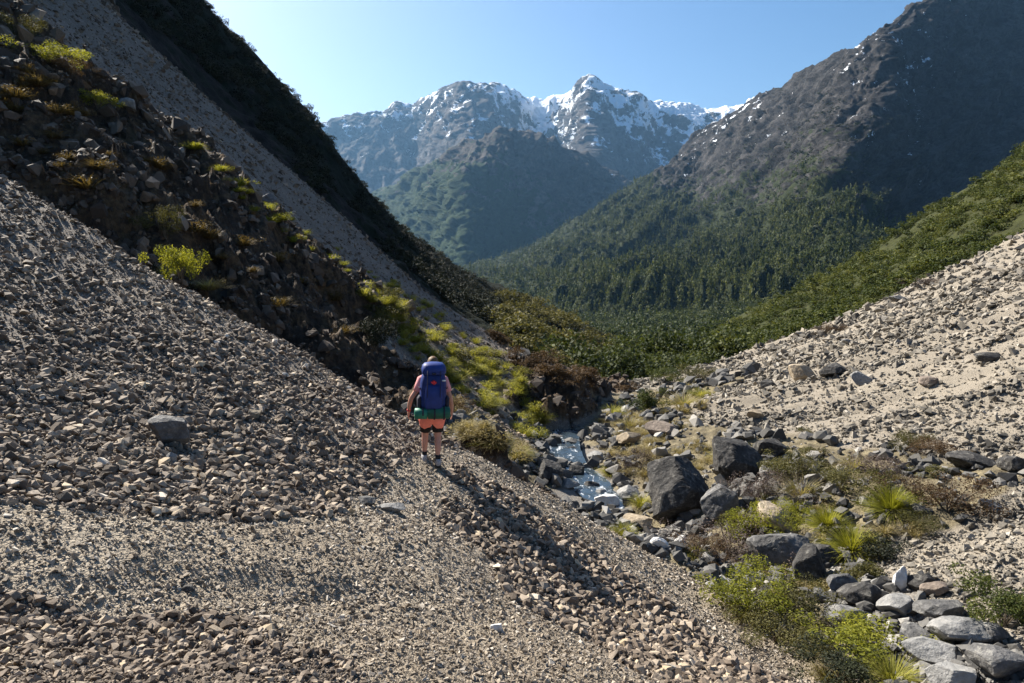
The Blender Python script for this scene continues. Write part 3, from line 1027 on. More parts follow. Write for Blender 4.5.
B_dark = boulder_mat('boulder_dark', (0.016, 0.015, 0.015), (0.040, 0.038, 0.036), (0.10, 0.093, 0.086), (0.17, 0.16, 0.14))
B_grey = boulder_mat('boulder_grey', (0.05, 0.05, 0.05), (0.115, 0.112, 0.11), (0.20, 0.193, 0.185), (0.26, 0.25, 0.225))
B_pale = boulder_mat('boulder_pale', (0.11, 0.11, 0.11), (0.22, 0.215, 0.205), (0.34, 0.33, 0.315))
B_tan = boulder_mat('boulder_tan', (0.16, 0.125, 0.085), (0.29, 0.235, 0.165), (0.42, 0.35, 0.26))
B_white = boulder_mat('boulder_white', (0.42, 0.41, 0.40), (0.60, 0.59, 0.57), (0.74, 0.73, 0.71))
B_brown = boulder_mat('boulder_brown', (0.09, 0.07, 0.055), (0.17, 0.135, 0.11), (0.27, 0.22, 0.18))
BM = dict(dark=B_dark, grey=B_grey, pale=B_pale, tan=B_tan, white=B_white, brown=B_brown)

# (u, v of the foot, width px, height px, material, turn, lean, label)
BOULDERS = [
    (680, 528, 70, 62, 'dark', 2.4, 0.0, 'largest dark angular boulder beside the stream'),
    (738, 486, 54, 40, 'dark', 1.2, 0.1, 'dark boulder leaning behind the largest dark boulder'),
    (724, 520, 44, 32, 'grey', 2.2, 0.0, 'grey pointed boulder at the right foot of the largest dark boulder'),
    (770, 462, 40, 22, 'dark', 0.2, 0.1, 'low dark block above and right of the largest dark boulder'),
    (788, 574, 62, 40, 'grey', 0.3, -0.1, 'broad grey slab boulder right of the brown heather bush'),
    (786, 534, 50, 22, 'tan', 0.9, 0.55, 'long pale tan slab propped against the broad grey slab boulder'),
    (812, 592, 34, 42, 'dark', 1.9, 0.1, 'dark upright boulder in front of the broad grey slab boulder'),
    (826, 566, 30, 20, 'dark', 0.5, 0.0, 'small dark boulder right behind the upright dark boulder'),
    (845, 600, 30, 28, 'grey', 2.8, 0.0, 'rounded grey boulder between the upright dark boulder and the white stone'),
    (864, 612, 42, 26, 'dark', 1.1, 0.1, 'black shaded boulder right of the rounded grey boulder'),
    (853, 632, 44, 22, 'grey', 0.1, 0.0, 'flat topped grey boulder above the low yellow green bush'),
    (902, 594, 14, 26, 'white', 0.6, 0.1, 'small upright white stone at the head of the pale rocks'),
    (878, 590, 16, 10, 'pale', 0.9, 0.0, 'small pale stone left of the upright white stone'),
    (925, 592, 26, 18, 'dark', 0.3, 0.0, 'small dark stone just right of the upright white stone'),
    (938, 598, 24, 14, 'brown', 0.3, 0.0, 'reddish brown flat stone among the pale rocks'),
    (905, 622, 40, 24, 'pale', 0.7, 0.1, 'pale blue grey rock at the top left of the dry stream bed'),
    (945, 626, 48, 22, 'grey', 0.2, 0.05, 'smooth grey rock across the top of the dry stream bed'),
    (918, 646, 36, 16, 'grey', 1.5, 0.0, 'low grey rock at the left bank of the dry stream bed'),
    (966, 650, 58, 28, 'pale', 0.35, 0.0, 'large pale grey rock in the middle of the dry stream bed'),
    (935, 668, 56, 24, 'pale', 2.6, 0.1, 'long pale rock lying below the large pale grey rock'),
    (1000, 646, 30, 20, 'grey', 1.8, 0.0, 'grey rock at the right bank of the dry stream bed'),
    (1006, 684, 58, 34, 'grey', 0.5, 0.1, 'big smooth grey rock in the lower right corner'),
    (956, 692, 44, 26, 'pale', 1.1, 0.0, 'pale rock cut by the lower edge left of the corner rock'),
    (985, 664, 24, 16, 'dark', 0.6, 0.0, 'small dark wet stone between the big pale rocks'),
    (978, 470, 44, 14, 'dark', 0.2, 0.1, 'dark flat ledge rock at the right edge above the brown bush'),
    (1012, 474, 26, 18, 'dark', 0.8, 0.0, 'dark block at the right edge beside the flat ledge rock'),
    (992, 512, 28, 10, 'pale', 0.2, 0.3, 'flat pale slab lying in the gravel right of the brown bush'),
    (554, 486, 30, 24, 'dark', 0.4, 0.0, 'dark boulder at the left bank where the stream bends'),
    (578, 480, 18, 16, 'dark', 1.4, 0.0, 'dark boulder standing in the white water'),
    (606, 510, 26, 14, 'white', 0.4, 0.0, 'white sunlit rock at the lower end of the water'),
    (571, 456, 14, 9, 'dark', 0.9, 0.0, 'dark stone in the upper water above the bend of the stream'),
    (560, 466, 13, 8, 'pale', 0.3, 0.0, 'pale stone in the water left of the stream centre'),
    (590, 470, 12, 8, 'grey', 1.3, 0.0, 'grey stone in the water near the right bank'),
    (573, 440, 13, 8, 'grey', 2.3, 0.0, 'grey stone in the narrow upper stream'),
    (592, 490, 15, 9, 'dark', 2.0, 0.0, 'dark wet stone in the lower rapids'),
    (602, 498, 12, 8, 'pale', 0.4, 0.0, 'pale stone splashed by the lower rapids'),
    (566, 478, 14, 8, 'grey', 1.7, 0.0, 'grey stone between the dark bank boulder and the dark boulder in the water'),
    (570, 490, 20, 10, 'pale', 0.9, 0.0, 'pale flat stone at the near edge of the stream'),
    (620, 486, 18, 11, 'dark', 0.9, 0.0, 'small dark rock on the right bank of the stream'),
    (628, 500, 22, 12, 'pale', 0.7, 0.0, 'pale rock below the small dark bank rock'),
    (662, 440, 30, 16, 'brown', 0.2, 0.0, 'brown rock half buried in the right bank above the stream'),
    (630, 446, 24, 14, 'tan', 1.2, 0.0, 'tan rock on the right bank left of the brown rock'),
    (597, 462, 18, 10, 'pale', 1.9, 0.0, 'pale rock at the water edge below the tan rock'),
    (660, 550, 18, 12, 'white', 0.2, 0.0, 'white cobble beside the brink below the largest dark boulder'),
    (681, 549, 13, 12, 'white', 1.2, 0.0, 'second white cobble just right of the first below the dark boulder'),
    (640, 530, 34, 12, 'tan', 0.4, 0.0, 'low tan rock left of the foot of the largest dark boulder'),
    (803, 383, 28, 17, 'tan', 0.5, 0.1, 'large tan boulder on the sunlit fan'),
    (836, 378, 26, 14, 'dark', 0.7, 0.0, 'dark boulder right of the large tan boulder on the fan'),
    (864, 386, 24, 13, 'pale', 0.4, 0.1, 'pale sharp boulder on the fan right of the dark one'),
    (768, 390, 15, 9, 'dark', 0.9, 0.0, 'small dark lone rock on the fan left of the large tan boulder'),
    (757, 420, 18, 10, 'tan', 0.2, 0.2, 'tan slab on the fan above the green strip of grass'),
    (850, 345, 14, 5, 'pale', 0.2, 0.3, 'thin pale slab on the upper fan beside a brown patch'),
    (902, 302, 22, 7, 'grey', 0.2, 0.2, 'flat grey ledge on the upper fan near the scrub'),
    (990, 362, 24, 9, 'dark', 0.3, 0.0, 'dark grey rock on the fan by the right edge'),
    (930, 386, 17, 10, 'brown', 0.3, 0.0, 'brown rock alone in the middle of the fan'),
    (168, 449, 46, 30, 'grey', -0.5, 0.25, 'large grey blue slab on the near scree left of the hiker'),
    (170, 464, 10, 11, 'pale', 0.3, 0.0, 'pale pointed stone below the large slab on the scree'),
    (253, 420, 13, 10, 'tan', 0.3, 0.0, 'yellow tan stone on the scree between slab and hiker'),
    (236, 464, 17, 9, 'tan', 1.3, 0.0, 'tan flat stone on the scree right of the large slab'),
    (392, 514, 26, 9, 'pale', 0.1, 0.0, 'pale flat stone at the edge of the path below the hiker'),
    (366, 506, 17, 10, 'grey', 0.9, 0.0, 'grey stone left of the pale flat path stone'),
    (497, 634, 13, 10, 'white', 0.6, 0.0, 'white squarish stone on the lower path'),
    (436, 372, 20, 10, 'grey', 0.3, 0.2, 'grey ledge rock on the slope right behind the hiker head'),
    (188, 593, 14, 7, 'dark', 0.9, 0.0, 'dark flat stone on the path gravel'),
    (14, 612, 14, 8, 'brown', 0.9, 0.0, 'brown stone at the left end of the path gravel'),
    (126, 112, 22, 10, 'pale', 0.4, 0.2, 'pale rock sticking out at the crest of the dark spur'),
    (268, 206, 16, 14, 'grey', 0.4, 0.2, 'grey knob of rock on the crest of the dark spur'),
]
for i, (u, v, wpx, hpx, mat, turn, lean, label) in enumerate(BOULDERS):
    p = hit(u, v - 0.12 * hpx)
    if p is None:
        continue
    dist = p.y * CP - p.z * SP
    W, H = wpx / FPX * dist, hpx / FPX * dist
    sub = 5 if wpx > 40 else 4
    V, F = boulder_mesh('boulder', 400 + i * 7, sub, 20 if hpx > 20 else 15, 0.03, 0.62 if hpx > 30 else 0.8)
    c, s = math.cos(turn), math.sin(turn)
    Dp = W * (0.85 if H < W else 0.95)
    V = V * np.array([W * 0.54, Dp * 0.5, H * 0.60])
    R = np.array(Euler((0, lean, 0)).to_matrix())
    V = V @ R.T
    me = np_mesh('boulder', V, F, None, False)
    o = link('boulder' if wpx > 19 else 'rock', me, BM[mat])
    o.location = (p.x, p.y + 0.25 * Dp, p.z + 0.34 * H)
    tag(o, label, 'boulder' if wpx > 19 else 'rock', 'boulders and rocks of the gully')
# ------------------------------------------------------------------ plants
def leaf_mat(name, stops, trans=0.35, rand_obj=0.25):
    m = bpy.data.materials.new(name)
    m.use_nodes = True
    nt = m.node_tree
    for n in list(nt.nodes):
        nt.nodes.remove(n)
    h = NT(nt)
    out = nt.nodes.new('ShaderNodeOutputMaterial')
    f = h.math('ADD', h.attr('tint'), h.math('MULTIPLY', h.math('SUBTRACT', h.rnd(), 0.5), rand_obj), clamp=True)
    col = h.ramp(f, stops)
    d = nt.nodes.new('ShaderNodeBsdfPrincipled')
    d.inputs['Roughness'].default_value = 0.7
    d.inputs['Specular IOR Level'].default_value = 0.2
    t = nt.nodes.new('ShaderNodeBsdfTranslucent')
    h.l(col, d.inputs['Base Color'])
    h.l(h.mix(1.0, col, (1.0, 0.95, 0.55), 'MULTIPLY'), t.inputs['Color'])
    mx = nt.nodes.new('ShaderNodeMixShader')
    mx.inputs[0].default_value = trans
    h.l(d.outputs[0], mx.inputs[1])
    h.l(t.outputs[0], mx.inputs[2])
    h.l(mx.outputs[0], out.inputs[0])
    return m


L_green = leaf_mat('leaf_green', [(0, (0.015, 0.024, 0.006)), (0.5, (0.055, 0.072, 0.016)), (1, (0.15, 0.155, 0.04))])
L_lime = leaf_mat('leaf_yellow_green', [(0, (0.06, 0.07, 0.010)), (0.5, (0.21, 0.22, 0.025)), (1, (0.40, 0.38, 0.06))], 0.5)
L_tuss = leaf_mat('grass_tussock', [(0, (0.09, 0.09, 0.018)), (0.5, (0.26, 0.26, 0.04)), (1, (0.46, 0.42, 0.11))], 0.5)
L_olive = leaf_mat('leaf_olive', [(0, (0.03, 0.03, 0.010)), (0.5, (0.09, 0.085, 0.026)), (1, (0.18, 0.16, 0.06))])
L_brown = leaf_mat('leaf_brown', [(0, (0.035, 0.022, 0.012)), (0.5, (0.085, 0.052, 0.028)), (1, (0.16, 0.10, 0.045))])
L_heath = leaf_mat('leaf_heather', [(0, (0.04, 0.03, 0.028)), (0.5, (0.095, 0.07, 0.062)), (1, (0.17, 0.13, 0.11))], 0.25)
L_straw = leaf_mat('leaf_straw', [(0, (0.14, 0.11, 0.05)), (0.5, (0.28, 0.23, 0.11)), (1, (0.42, 0.36, 0.20))], 0.4)
L_dark = leaf_mat('leaf_dark', [(0, (0.006, 0.008, 0.004)), (0.5, (0.015, 0.019, 0.007)), (1, (0.036, 0.040, 0.015))], 0.12)  # dark green, deepened so the left slope's shade sits in the leaf colour
L_forest = leaf_mat('leaf_forest', [(0, (0.014, 0.022, 0.007)), (0.5, (0.045, 0.060, 0.017)), (1, (0.115, 0.125, 0.04))], 0.35)
L_gold = leaf_mat('leaf_gold', [(0, (0.06, 0.04, 0.015)), (0.5, (0.12, 0.083, 0.03)), (1, (0.22, 0.16, 0.065))], 0.35)
L_dark2 = leaf_mat('leaf_alpine', [(0, (0.010, 0.014, 0.006)), (0.5, (0.028, 0.034, 0.012)), (1, (0.06, 0.065, 0.025))], 0.2)
M_twig, _nt, _b = new_mat('twig_bark')
_h = NT(_nt)
_h.l(_h.ramp(_h.noise(_h.objco(), 9, 3), [(0.3, (0.06, 0.045, 0.03)), (0.7, (0.18, 0.15, 0.11))]), _b.inputs['Base Color'])


def leaves(n, seed, lumps=9, leaf=0.09, aspect=0.55, hollow=0.45, spread=0.42, lump_r=0.36, flatten=1.0, conical=False):
    """leaf faces through the volume of several lumps; unit plant about 1 wide and 1 high, foot at z=0"""
    r = np.random.default_rng(seed)
    if conical:
        hz = r.uniform(0.12, 0.97, lumps)
        rad = (1 - hz) * 0.36 + 0.03
        ang = r.uniform(0, 2 * np.pi, lumps)
        C = np.stack([np.cos(ang) * rad * r.uniform(0.3, 1, lumps), np.sin(ang) * rad * r.uniform(0.3, 1, lumps), hz], axis=1)
        LR = (0.06 + 0.20 * (1 - hz))
    else:
        C = r.normal(size=(lumps, 3)) * np.array([spread * 0.55, spread * 0.55, 0.17]) + np.array([0, 0, 0.5])
        C[:, 2] = np.clip(C[:, 2], 0.2, 0.72)
        LR = lump_r * r.uniform(0.55, 1.0, lumps)
    w = LR ** 2 / (LR ** 2).sum()
    k = r.choice(lumps, n, p=w)
    d = r.normal(size=(n, 3))
    d /= np.linalg.norm(d, axis=1)[:, None]
    rad = LR[k] * r.uniform(hollow, 1.0, n) ** 0.6
    c = C[k] + d * rad[:, None] * np.array([1, 1, 0.8])
    if not conical:
        c[:, 2] = np.abs(c[:, 2]) * flatten
    nrm = d * 0.6 + r.normal(size=(n, 3)) * 0.55 + np.array([0, 0, 0.25])
    nrm /= np.linalg.norm(nrm, axis=1)[:, None]
    t = np.cross(nrm, r.normal(size=(n, 3)))
    t /= np.linalg.norm(t, axis=1)[:, None]
    b = np.cross(nrm, t)
    L = leaf * r.uniform(0.6, 1.3, n)[:, None]
    W = L * aspect
    V = np.stack([c - t * L * 0.5, c + b * W * 0.5, c + t * L * 0.5, c - b * W * 0.5], axis=1).reshape(-1, 3)
    F = np.arange(4 * n).reshape(n, 4)
    lump_t = r.uniform(-0.2, 0.2, lumps)
    tint = np.clip(0.48 + lump_t[k] + r.normal(0, 0.14, n), 0, 1)
    return V, F, np.repeat(tint, 4)


def blades(n, seed, length=1.0, width=0.03, lean=(0.1, 1.1), droop=0.5, base=0.12):
    """arching grass blades out of one crown"""
    r = np.random.default_rng(seed)
    a = r.uniform(0, 2 * np.pi, n)
    th = r.uniform(lean[0], lean[1], n)
    L = length * r.uniform(0.55, 1.05, n)
    br = base * np.sqrt(r.uniform(0, 1, n))
    o = np.stack([np.cos(a) * br, np.sin(a) * br, np.zeros(n)], axis=1)
    side = np.stack([-np.sin(a), np.cos(a), np.zeros(n)], axis=1)
    rows = []
    p = o.copy()
    for s in range(4):
        w = width * (1 - s / 3.3) * 0.5
        rows.append(p - side * w)
        rows.append(p + side * w)
        ang = th + droop * s
        p = p + np.stack([np.cos(a) * np.sin(ang), np.sin(a) * np.sin(ang), np.cos(ang)], axis=1) * (L / 3)[:, None]
    V = np.stack(rows, axis=1).reshape(-1, 3)
    base_i = np.arange(n)[:, None] * 8
    F = np.concatenate([base_i + np.array([[0, 1, 3, 2]]) + 2 * s for s in range(3)])
    tint = np.clip(np.repeat(r.normal(0.5, 0.2, n), 8) + np.tile(np.repeat([-0.25, -0.05, 0.1, 0.2], 2), n), 0, 1)
    return V, F, tint


def twigs(n, seed, hgt=0.7, spread=0.5, rad=0.02):
    r = np.random.default_rng(seed)
    Vs, Fs = [], []
    off = 0
    for i in range(n):
        a = r.uniform(0, 2 * np.pi)
        s = r.uniform(0.15, 1) * spread
        pts = [np.array([0, 0, -0.03]), np.array([math.cos(a) * s * 0.35, math.sin(a) * s * 0.35, hgt * 0.4]), np.array([math.cos(a + .3) * s, math.sin(a + .3) * s, hgt * r.uniform(0.7, 1)])]
        for j, p in enumerate(pts):
            rr_ = rad * (1 - j * 0.38)
            for q in range(4):
                Vs.append(p + rr_ * np.array([math.cos(q * 1.571), math.sin(q * 1.571), 0]))
        for j in range(2):
            for q in range(4):
                Fs.append([off + j * 4 + q, off + j * 4 + (q + 1) % 4, off + j * 4 + 4 + (q + 1) % 4, off + j * 4 + 4 + q])
        off += 12
    return np.array(Vs), np.array(Fs)


def jl(a, b):
    """two (V, F, tint) sets as one"""
    return np.concatenate([a[0], b[0]]), np.concatenate([a[1], b[1] + len(a[0])]), np.concatenate([a[2], b[2]])


# styles of single plants: list of (part name, V, F, tint, material)
def plant_parts(style, seed):
    if style == 'spiky':          # speargrass and flax: stiff green blades in a ball
        return [('leaves', *blades(1000, seed, 0.66, 0.017, (0.0, 1.45), 0.22, 0.10), L_lime), ('dead_leaves', *blades(90, seed + 1, 0.42, 0.02, (1.1, 1.7), 0.25, 0.14), L_straw)]
    if style == 'tussock':
        return [('grass', *blades(420, seed, 0.75, 0.016, (0.0, 1.0), 0.38, 0.14), L_tuss), ('dead_grass', *blades(140, seed + 1, 0.6, 0.016, (0.7, 1.5), 0.35, 0.16), L_straw)]
    if style == 'straw':
        return [('grass', *blades(360, seed, 0.75, 0.014, (0.0, 1.1), 0.34, 0.16), L_straw), ('green_blades', *blades(110, seed + 1, 0.6, 0.016, (0.1, 0.9), 0.3, 0.12), L_tuss)]
    tw = twigs(9, seed + 2)
    mat = {'green': L_green, 'lime': L_lime, 'olive': L_olive, 'brown': L_brown, 'heather': L_heath, 'dark': L_dark}[style]
    lf = {'green': 0.085, 'lime': 0.075, 'olive': 0.06, 'brown': 0.06, 'heather': 0.05, 'dark': 0.09}[style]
    fol = leaves(4200, seed, 22, lf * 0.68, 0.45, 0.3, 0.62, 0.28)
    return [('foliage', *fol, mat), ('stems', tw[0], tw[1], np.full(len(tw[0]), 0.5), M_twig)]


def plant(name, style, u, v, wpx, hpx, seed, label, cat, group=None, sink=0.05):
    p = hit(u, v)
    if p is None:
        return None
    dist = p.y * CP - p.z * SP
    W, H = wpx / FPX * dist, hpx / FPX * dist
    e = bpy.data.objects.new(name, None)
    COL.objects.link(e)
    e.location = (p.x, p.y + W * 0.2, p.z - sink * H)
    e.scale = (W, W, H)
    e.rotation_euler = (0, 0, seed * 1.7)
    e.empty_display_size = 0.1
    tag(e, label, cat, group)
    for (pn, V, F, t, mat) in plant_parts(style, seed):
        link(pn, np_mesh(pn, V, F, {'tint': t}, False), mat, e)
    return e


GP = 'plants along the gully and on the near slopes'
PLANTS = [
    # name, style, u, v foot, w, h, label, category
    ('grass_clump', 'spiky', 898, 514, 56, 44, 'round bright green spiky clump above the dry stream bed', 'grass clump'),
    ('shrub', 'brown', 955, 516, 66, 46, 'wide red brown shrub right of the round green spiky clump', 'shrub'),
    ('grass_clump', 'spiky', 858, 556, 58, 44, 'spiky yellow green clump nearest the shaded black boulder', 'grass clump'),
    ('grass_clump', 'spiky', 832, 530, 44, 34, 'spiky yellow green clump up and left of the larger one behind the slab', 'grass clump'),
    ('shrub', 'heather', 733, 566, 76, 50, 'brown leafless looking heather shrub left of the broad grey slab', 'shrub'),
    ('shrub', 'lime', 757, 540, 40, 38, 'fresh green shrub between the brown heather and the dark boulders', 'shrub'),
    ('shrub', 'lime', 752, 610, 70, 42, 'bright yellow green shrub below the brown heather shrub', 'shrub'),
    ('grass_clump', 'straw', 748, 622, 48, 30, 'straw coloured grass clump at the foot of the yellow green shrub', 'grass clump'),
    ('shrub', 'olive', 798, 622, 60, 44, 'olive green shrub left of the upright dark boulder foot', 'shrub'),
    ('shrub', 'olive', 780, 648, 62, 40, 'dark olive shrub on the brink below the yellow green shrub', 'shrub'),
    ('shrub', 'lime', 865, 664, 84, 42, 'low spreading yellow green shrub beside the dry stream bed', 'shrub'),
    ('shrub', 'olive', 818, 662, 52, 38, 'olive shrub left of the low spreading yellow green shrub', 'shrub'),
    ('grass_clump', 'tussock', 900, 690, 60, 42, 'green grassy clump at the lower edge left of the pale rocks', 'grass clump'),
    ('shrub', 'dark', 848, 690, 60, 36, 'dark green shrub at the lower edge of the picture', 'shrub'),
    ('grass_clump', 'straw', 830, 684, 40, 30, 'dry straw clump at the brink near the lower edge', 'grass clump'),
    ('shrub', 'green', 1012, 632, 60, 54, 'green shrub cut by the right edge above the corner rock', 'shrub'),
    ('shrub', 'olive', 914, 452, 30, 26, 'small olive shrub alone on the fan edge above the green clump', 'shrub'),
    ('shrub', 'brown', 942, 458, 42, 20, 'low brown shrub right of the small olive shrub', 'shrub'),
    ('grass_clump', 'tussock', 728, 462, 32, 20, 'yellow green grass strip above the dark boulders, its left end', 'grass clump'),
    ('grass_clump', 'tussock', 750, 458, 30, 18, 'yellow green grass strip above the dark boulders, its right end', 'grass clump'),
    ('shrub', 'heather', 770, 506, 52, 36, 'grey brown shrub right of the dark boulders', 'shrub'),
    ('shrub', 'olive', 800, 482, 50, 34, 'olive shrub at the top of the plant belt', 'shrub'),
    ('grass_clump', 'straw', 806, 500, 48, 34, 'pale straw clump in the middle of the plant belt', 'grass clump'),
    ('shrub', 'olive', 846, 498, 50, 38, 'dark olive shrub left of the round green spiky clump', 'shrub'),
    ('grass_clump', 'straw', 858, 472, 40, 28, 'straw clump at the upper edge of the plant belt', 'grass clump'),
    ('shrub', 'heather', 884, 480, 52, 28, 'grey heather shrub above the round green spiky clump', 'shrub'),
    ('shrub', 'olive', 922, 530, 42, 20, 'low olive shrub below the round green spiky clump', 'shrub'),
    ('shrub', 'dark', 880, 560, 40, 26, 'dark shrub in the shade right of the spiky yellow clump', 'shrub'),
    ('shrub', 'lime', 790, 524, 36, 26, 'yellow green shrub just above the propped tan slab', 'shrub'),
    ('shrub', 'green', 648, 414, 32, 30, 'single dark green round bush on the bank above the stream', 'bush'),
    ('shrub', 'green', 668, 384, 24, 18, 'bright green bush at the top of the stream bank', 'bush'),
    ('shrub', 'olive', 700, 382, 36, 18, 'olive shrub on the upper edge of the fan', 'shrub'),
    ('grass_clump', 'straw', 686, 408, 46, 20, 'straw coloured patch of grass on the bank', 'grass clump'),
    ('grass_clump', 'tussock', 702, 398, 30, 16, 'yellow grass patch right of the straw patch', 'grass clump'),
    ('grass_clump', 'tussock', 613, 416, 30, 16, 'yellow green grass just right of the upper stream', 'grass clump'),
    ('grass_clump', 'straw', 632, 428, 34, 16, 'pale grass on the right bank halfway down', 'grass clump'),
    ('grass_clump', 'tussock', 642, 508, 26, 24, 'green grass clump left of the largest dark boulder', 'grass clump'),
    ('grass_clump', 'tussock', 624, 538, 28, 24, 'green grass clump on the brink below the water', 'grass clump'),
    ('grass_clump', 'tussock', 612, 476, 26, 16, 'yellow green grass on the right bank of the rapids', 'grass clump'),
    ('shrub', 'heather', 640, 474, 32, 28, 'brown shrub on the right bank above the largest dark boulder', 'shrub'),
    ('shrub', 'brown', 700, 556, 40, 24, 'brown shrub at the dark foot of the largest boulder', 'shrub'),
    ('grass_clump', 'tussock', 697, 558, 24, 16, 'small green clump among the white cobbles', 'grass clump'),
    ('shrub', 'lime', 178, 284, 34, 48, 'upright bright green bush at the edge of the near scree', 'bush'),
    ('shrub', 'olive', 163, 240, 30, 40, 'thin sapling with a small crown above the bright green bush', 'sapling'),
    ('grass_clump', 'straw', 162, 278, 40, 26, 'dry grass left of the bright green bush', 'grass clump'),
    ('grass_clump', 'straw', 205, 296, 44, 22, 'dead pale grass hanging right of the bright green bush', 'grass clump'),
    ('shrub', 'olive', 12, 40, 36, 30, 'olive shrub at the top left on the dark spur', 'shrub'),
    ('shrub', 'lime', 46, 62, 44, 26, 'yellow brown shrub on the spur right of the top left shrub', 'shrub'),
    ('shrub', 'brown', 68, 74, 26, 20, 'small brown shrub right of the yellow brown one on the spur', 'shrub'),
    ('shrub', 'lime', 94, 108, 28, 20, 'small yellow shrub on the crest of the dark spur', 'shrub'),
    ('shrub', 'dark', 374, 350, 28, 38, 'dark green bush against the lower rock of the spur', 'bush'),
    ('shrub', 'brown', 452, 416, 24, 26, 'brown shrub just right of the hiker', 'shrub'),
    ('grass_clump', 'straw', 466, 434, 28, 15, 'straw and green grass right of the hiker on the slope', 'grass clump'),
    ('grass_clump', 'tussock', 492, 448, 40, 20, 'sunlit grass on the brink right of the hiker', 'grass clump'),
    ('grass_clump', 'tussock', 518, 460, 34, 20, 'yellow green grass at the lower end of the left bank', 'grass clump'),
    ('shrub', 'olive', 806, 436, 14, 10, 'tiny olive shrub on the bare fan', 'shrub'),
    ('shrub', 'heather', 930, 285, 30, 9, 'brown mat of shrub at the top edge of the fan', 'shrub'),
    ('shrub', 'brown', 836, 332, 26, 9, 'brown patch of shrub on the upper fan', 'shrub'),
]
for i, (nm, st, u, v, wp, hp, lab, cat) in enumerate(PLANTS):
    plant(nm, st, u, v, wp, hp, 500 + i * 3, lab, cat, GP)


# ------------------------------------------------------------------ many plants of a kind
def to_px(T):
    dep = T[:, 1] * CP - T[:, 2] * SP
    dep = np.maximum(dep, 0.1)
    return 512 + FPX * T[:, 0] / dep, 341.5 - FPX * (T[:, 2] * CP + T[:, 1] * SP) / dep, dep


def many(name, protos, mat, low, T, S, Hs, label, cat, group, stuff_name, stuff_label, n_ind, seed=0, low_mat=None, front=None):
    r = np.random.default_rng(seed)
    u, v, dep = to_px(T)
    inside = (u > 2) & (u < 1022) & (v > 2) & (v < 681)
    score = np.where(inside, S / dep, 0)
    if front is not None:
        score = score * front
    order = np.argsort(-score)
    solo, rest = order[:n_ind], order[n_ind:]
    meshes = []
    for (V, F, t) in protos:
        me = np_mesh(name, V, F, {'tint': t})
        me.materials.append(mat)
        meshes.append(me)
    for j in solo:
        if score[j] <= 0:
            continue
        o = bpy.data.objects.new(name, meshes[int(r.integers(0, len(meshes)))])
        COL.objects.link(o)
        o.location = T[j]
        o.scale = (S[j], S[j], Hs[j])
        o.rotation_euler = (0, 0, float(r.uniform(0, 6.28)))
        tag(o, label, cat, group)
    if len(rest):
        shapes = [(V * 1.0, F) for (V, F, t) in low]
        base_t = [t for (V, F, t) in low]
        a = r.uniform(0, 6.28, len(rest))
        Vs, Fs, As, off = [], [], [], 0
        w_ = r.integers(0, len(low), len(rest))
        for k, (V, F, t) in enumerate(low):
            idx = np.nonzero(w_ == k)[0]
            if len(idx) == 0:
                continue
            g = rest[idx]
            c, s = np.cos(a[idx])[:, None], np.sin(a[idx])[:, None]
            W = np.stack([(V[None, :, 0] * c - V[None, :, 1] * s) * S[g][:, None], (V[None, :, 0] * s + V[None, :, 1] * c) * S[g][:, None], V[None, :, 2] * Hs[g][:, None]], axis=2)
            W += T[g][:, None, :]
            Vs.append(W.reshape(-1, 3))
            Fs.append((F[None] + (off + np.arange(len(idx)) * len(V))[:, None, None]).reshape(-1, F.shape[1]))
            As.append(np.clip(t[None, :] + r.normal(0, 0.14, (len(idx), 1)) + 0.30 * fbm(T[g], 10 * float(np.median(S)), 3, 0.5, seed)[:, None], 0, 1).ravel())
            off += len(V) * len(idx)
        o = link(stuff_name, np_mesh(stuff_name, np.concatenate(Vs), np.concatenate(Fs), {'tint': np.concatenate(As)}), low_mat or mat)
        tag(o, stuff_label, cat, kind='stuff')


def in_poly(u, v, poly):
    n = len(poly)
    ins = np.zeros(len(u), dtype=bool)
    j = n - 1
    for i in range(n):
        xi, yi = poly[i]
        xj, yj = poly[j]
        c = ((yi > v) != (yj > v)) & (u < (xj - xi) * (v - yi) / (yj - yi + 1e-9) + xi)
        ins ^= c
        j = i
    return ins


def ground_samples(n, poly, seed):
    """plan positions on the near ground spread over a stretch of slope"""
    r = np.random.default_rng(seed)
    us, vs = np.array(poly)[:, 0], np.array(poly)[:, 1]
    out = []
    while len(out) < n:
        u, v = r.uniform(us.min(), us.max()), r.uniform(vs.min(), vs.max())
        if in_poly(np.array([u]), np.array([v]), poly)[0]:
            p = hit(u, v, 12, 80, 260)
            if p is not None:
                out.append(p[:])
    return np.array(out)


# tussocks on the sunlit bank beyond the hiker
def hummock(seed, n=170):
    return jl(leaves(int(n * 1.2), seed, 6, 0.11, 0.35, 0.5, 0.4, 0.36, 0.8), blades(n, seed + 9, 0.75, 0.03, (0.0, 1.2), 0.3, 0.22))


hum = [hummock(900 + i) for i in range(4)]
Th = ground_samples(175, [(375, 272), (420, 296), (470, 340), (525, 372), (545, 420), (540, 440), (520, 440), (455, 395), (400, 345), (360, 300)], 31)
Th2 = ground_samples(34, [(448, 400), (520, 445), (536, 468), (470, 440)], 32)
rq = np.random.default_rng(77)
S = rq.uniform(0.5, 1.1, len(Th))
many('tussock', hum, L_tuss, hum, Th, S, S * rq.uniform(0.55, 0.8, len(S)), 'rounded yellow green tussock on the sunlit bank beyond the hiker', 'tussock', 'tussocks on the sunlit bank', 'tussocks', 'tussock mass', 300, 1)
S = rq.uniform(0.4, 0.9, len(Th2))
many('tussock', hum, L_straw, hum, Th2, S, S * 0.6, 'dry pale tussock on the left bank just above the stream', 'tussock', 'dry tussocks above the stream', 'tussocks', 'tussock mass', 300, 2)
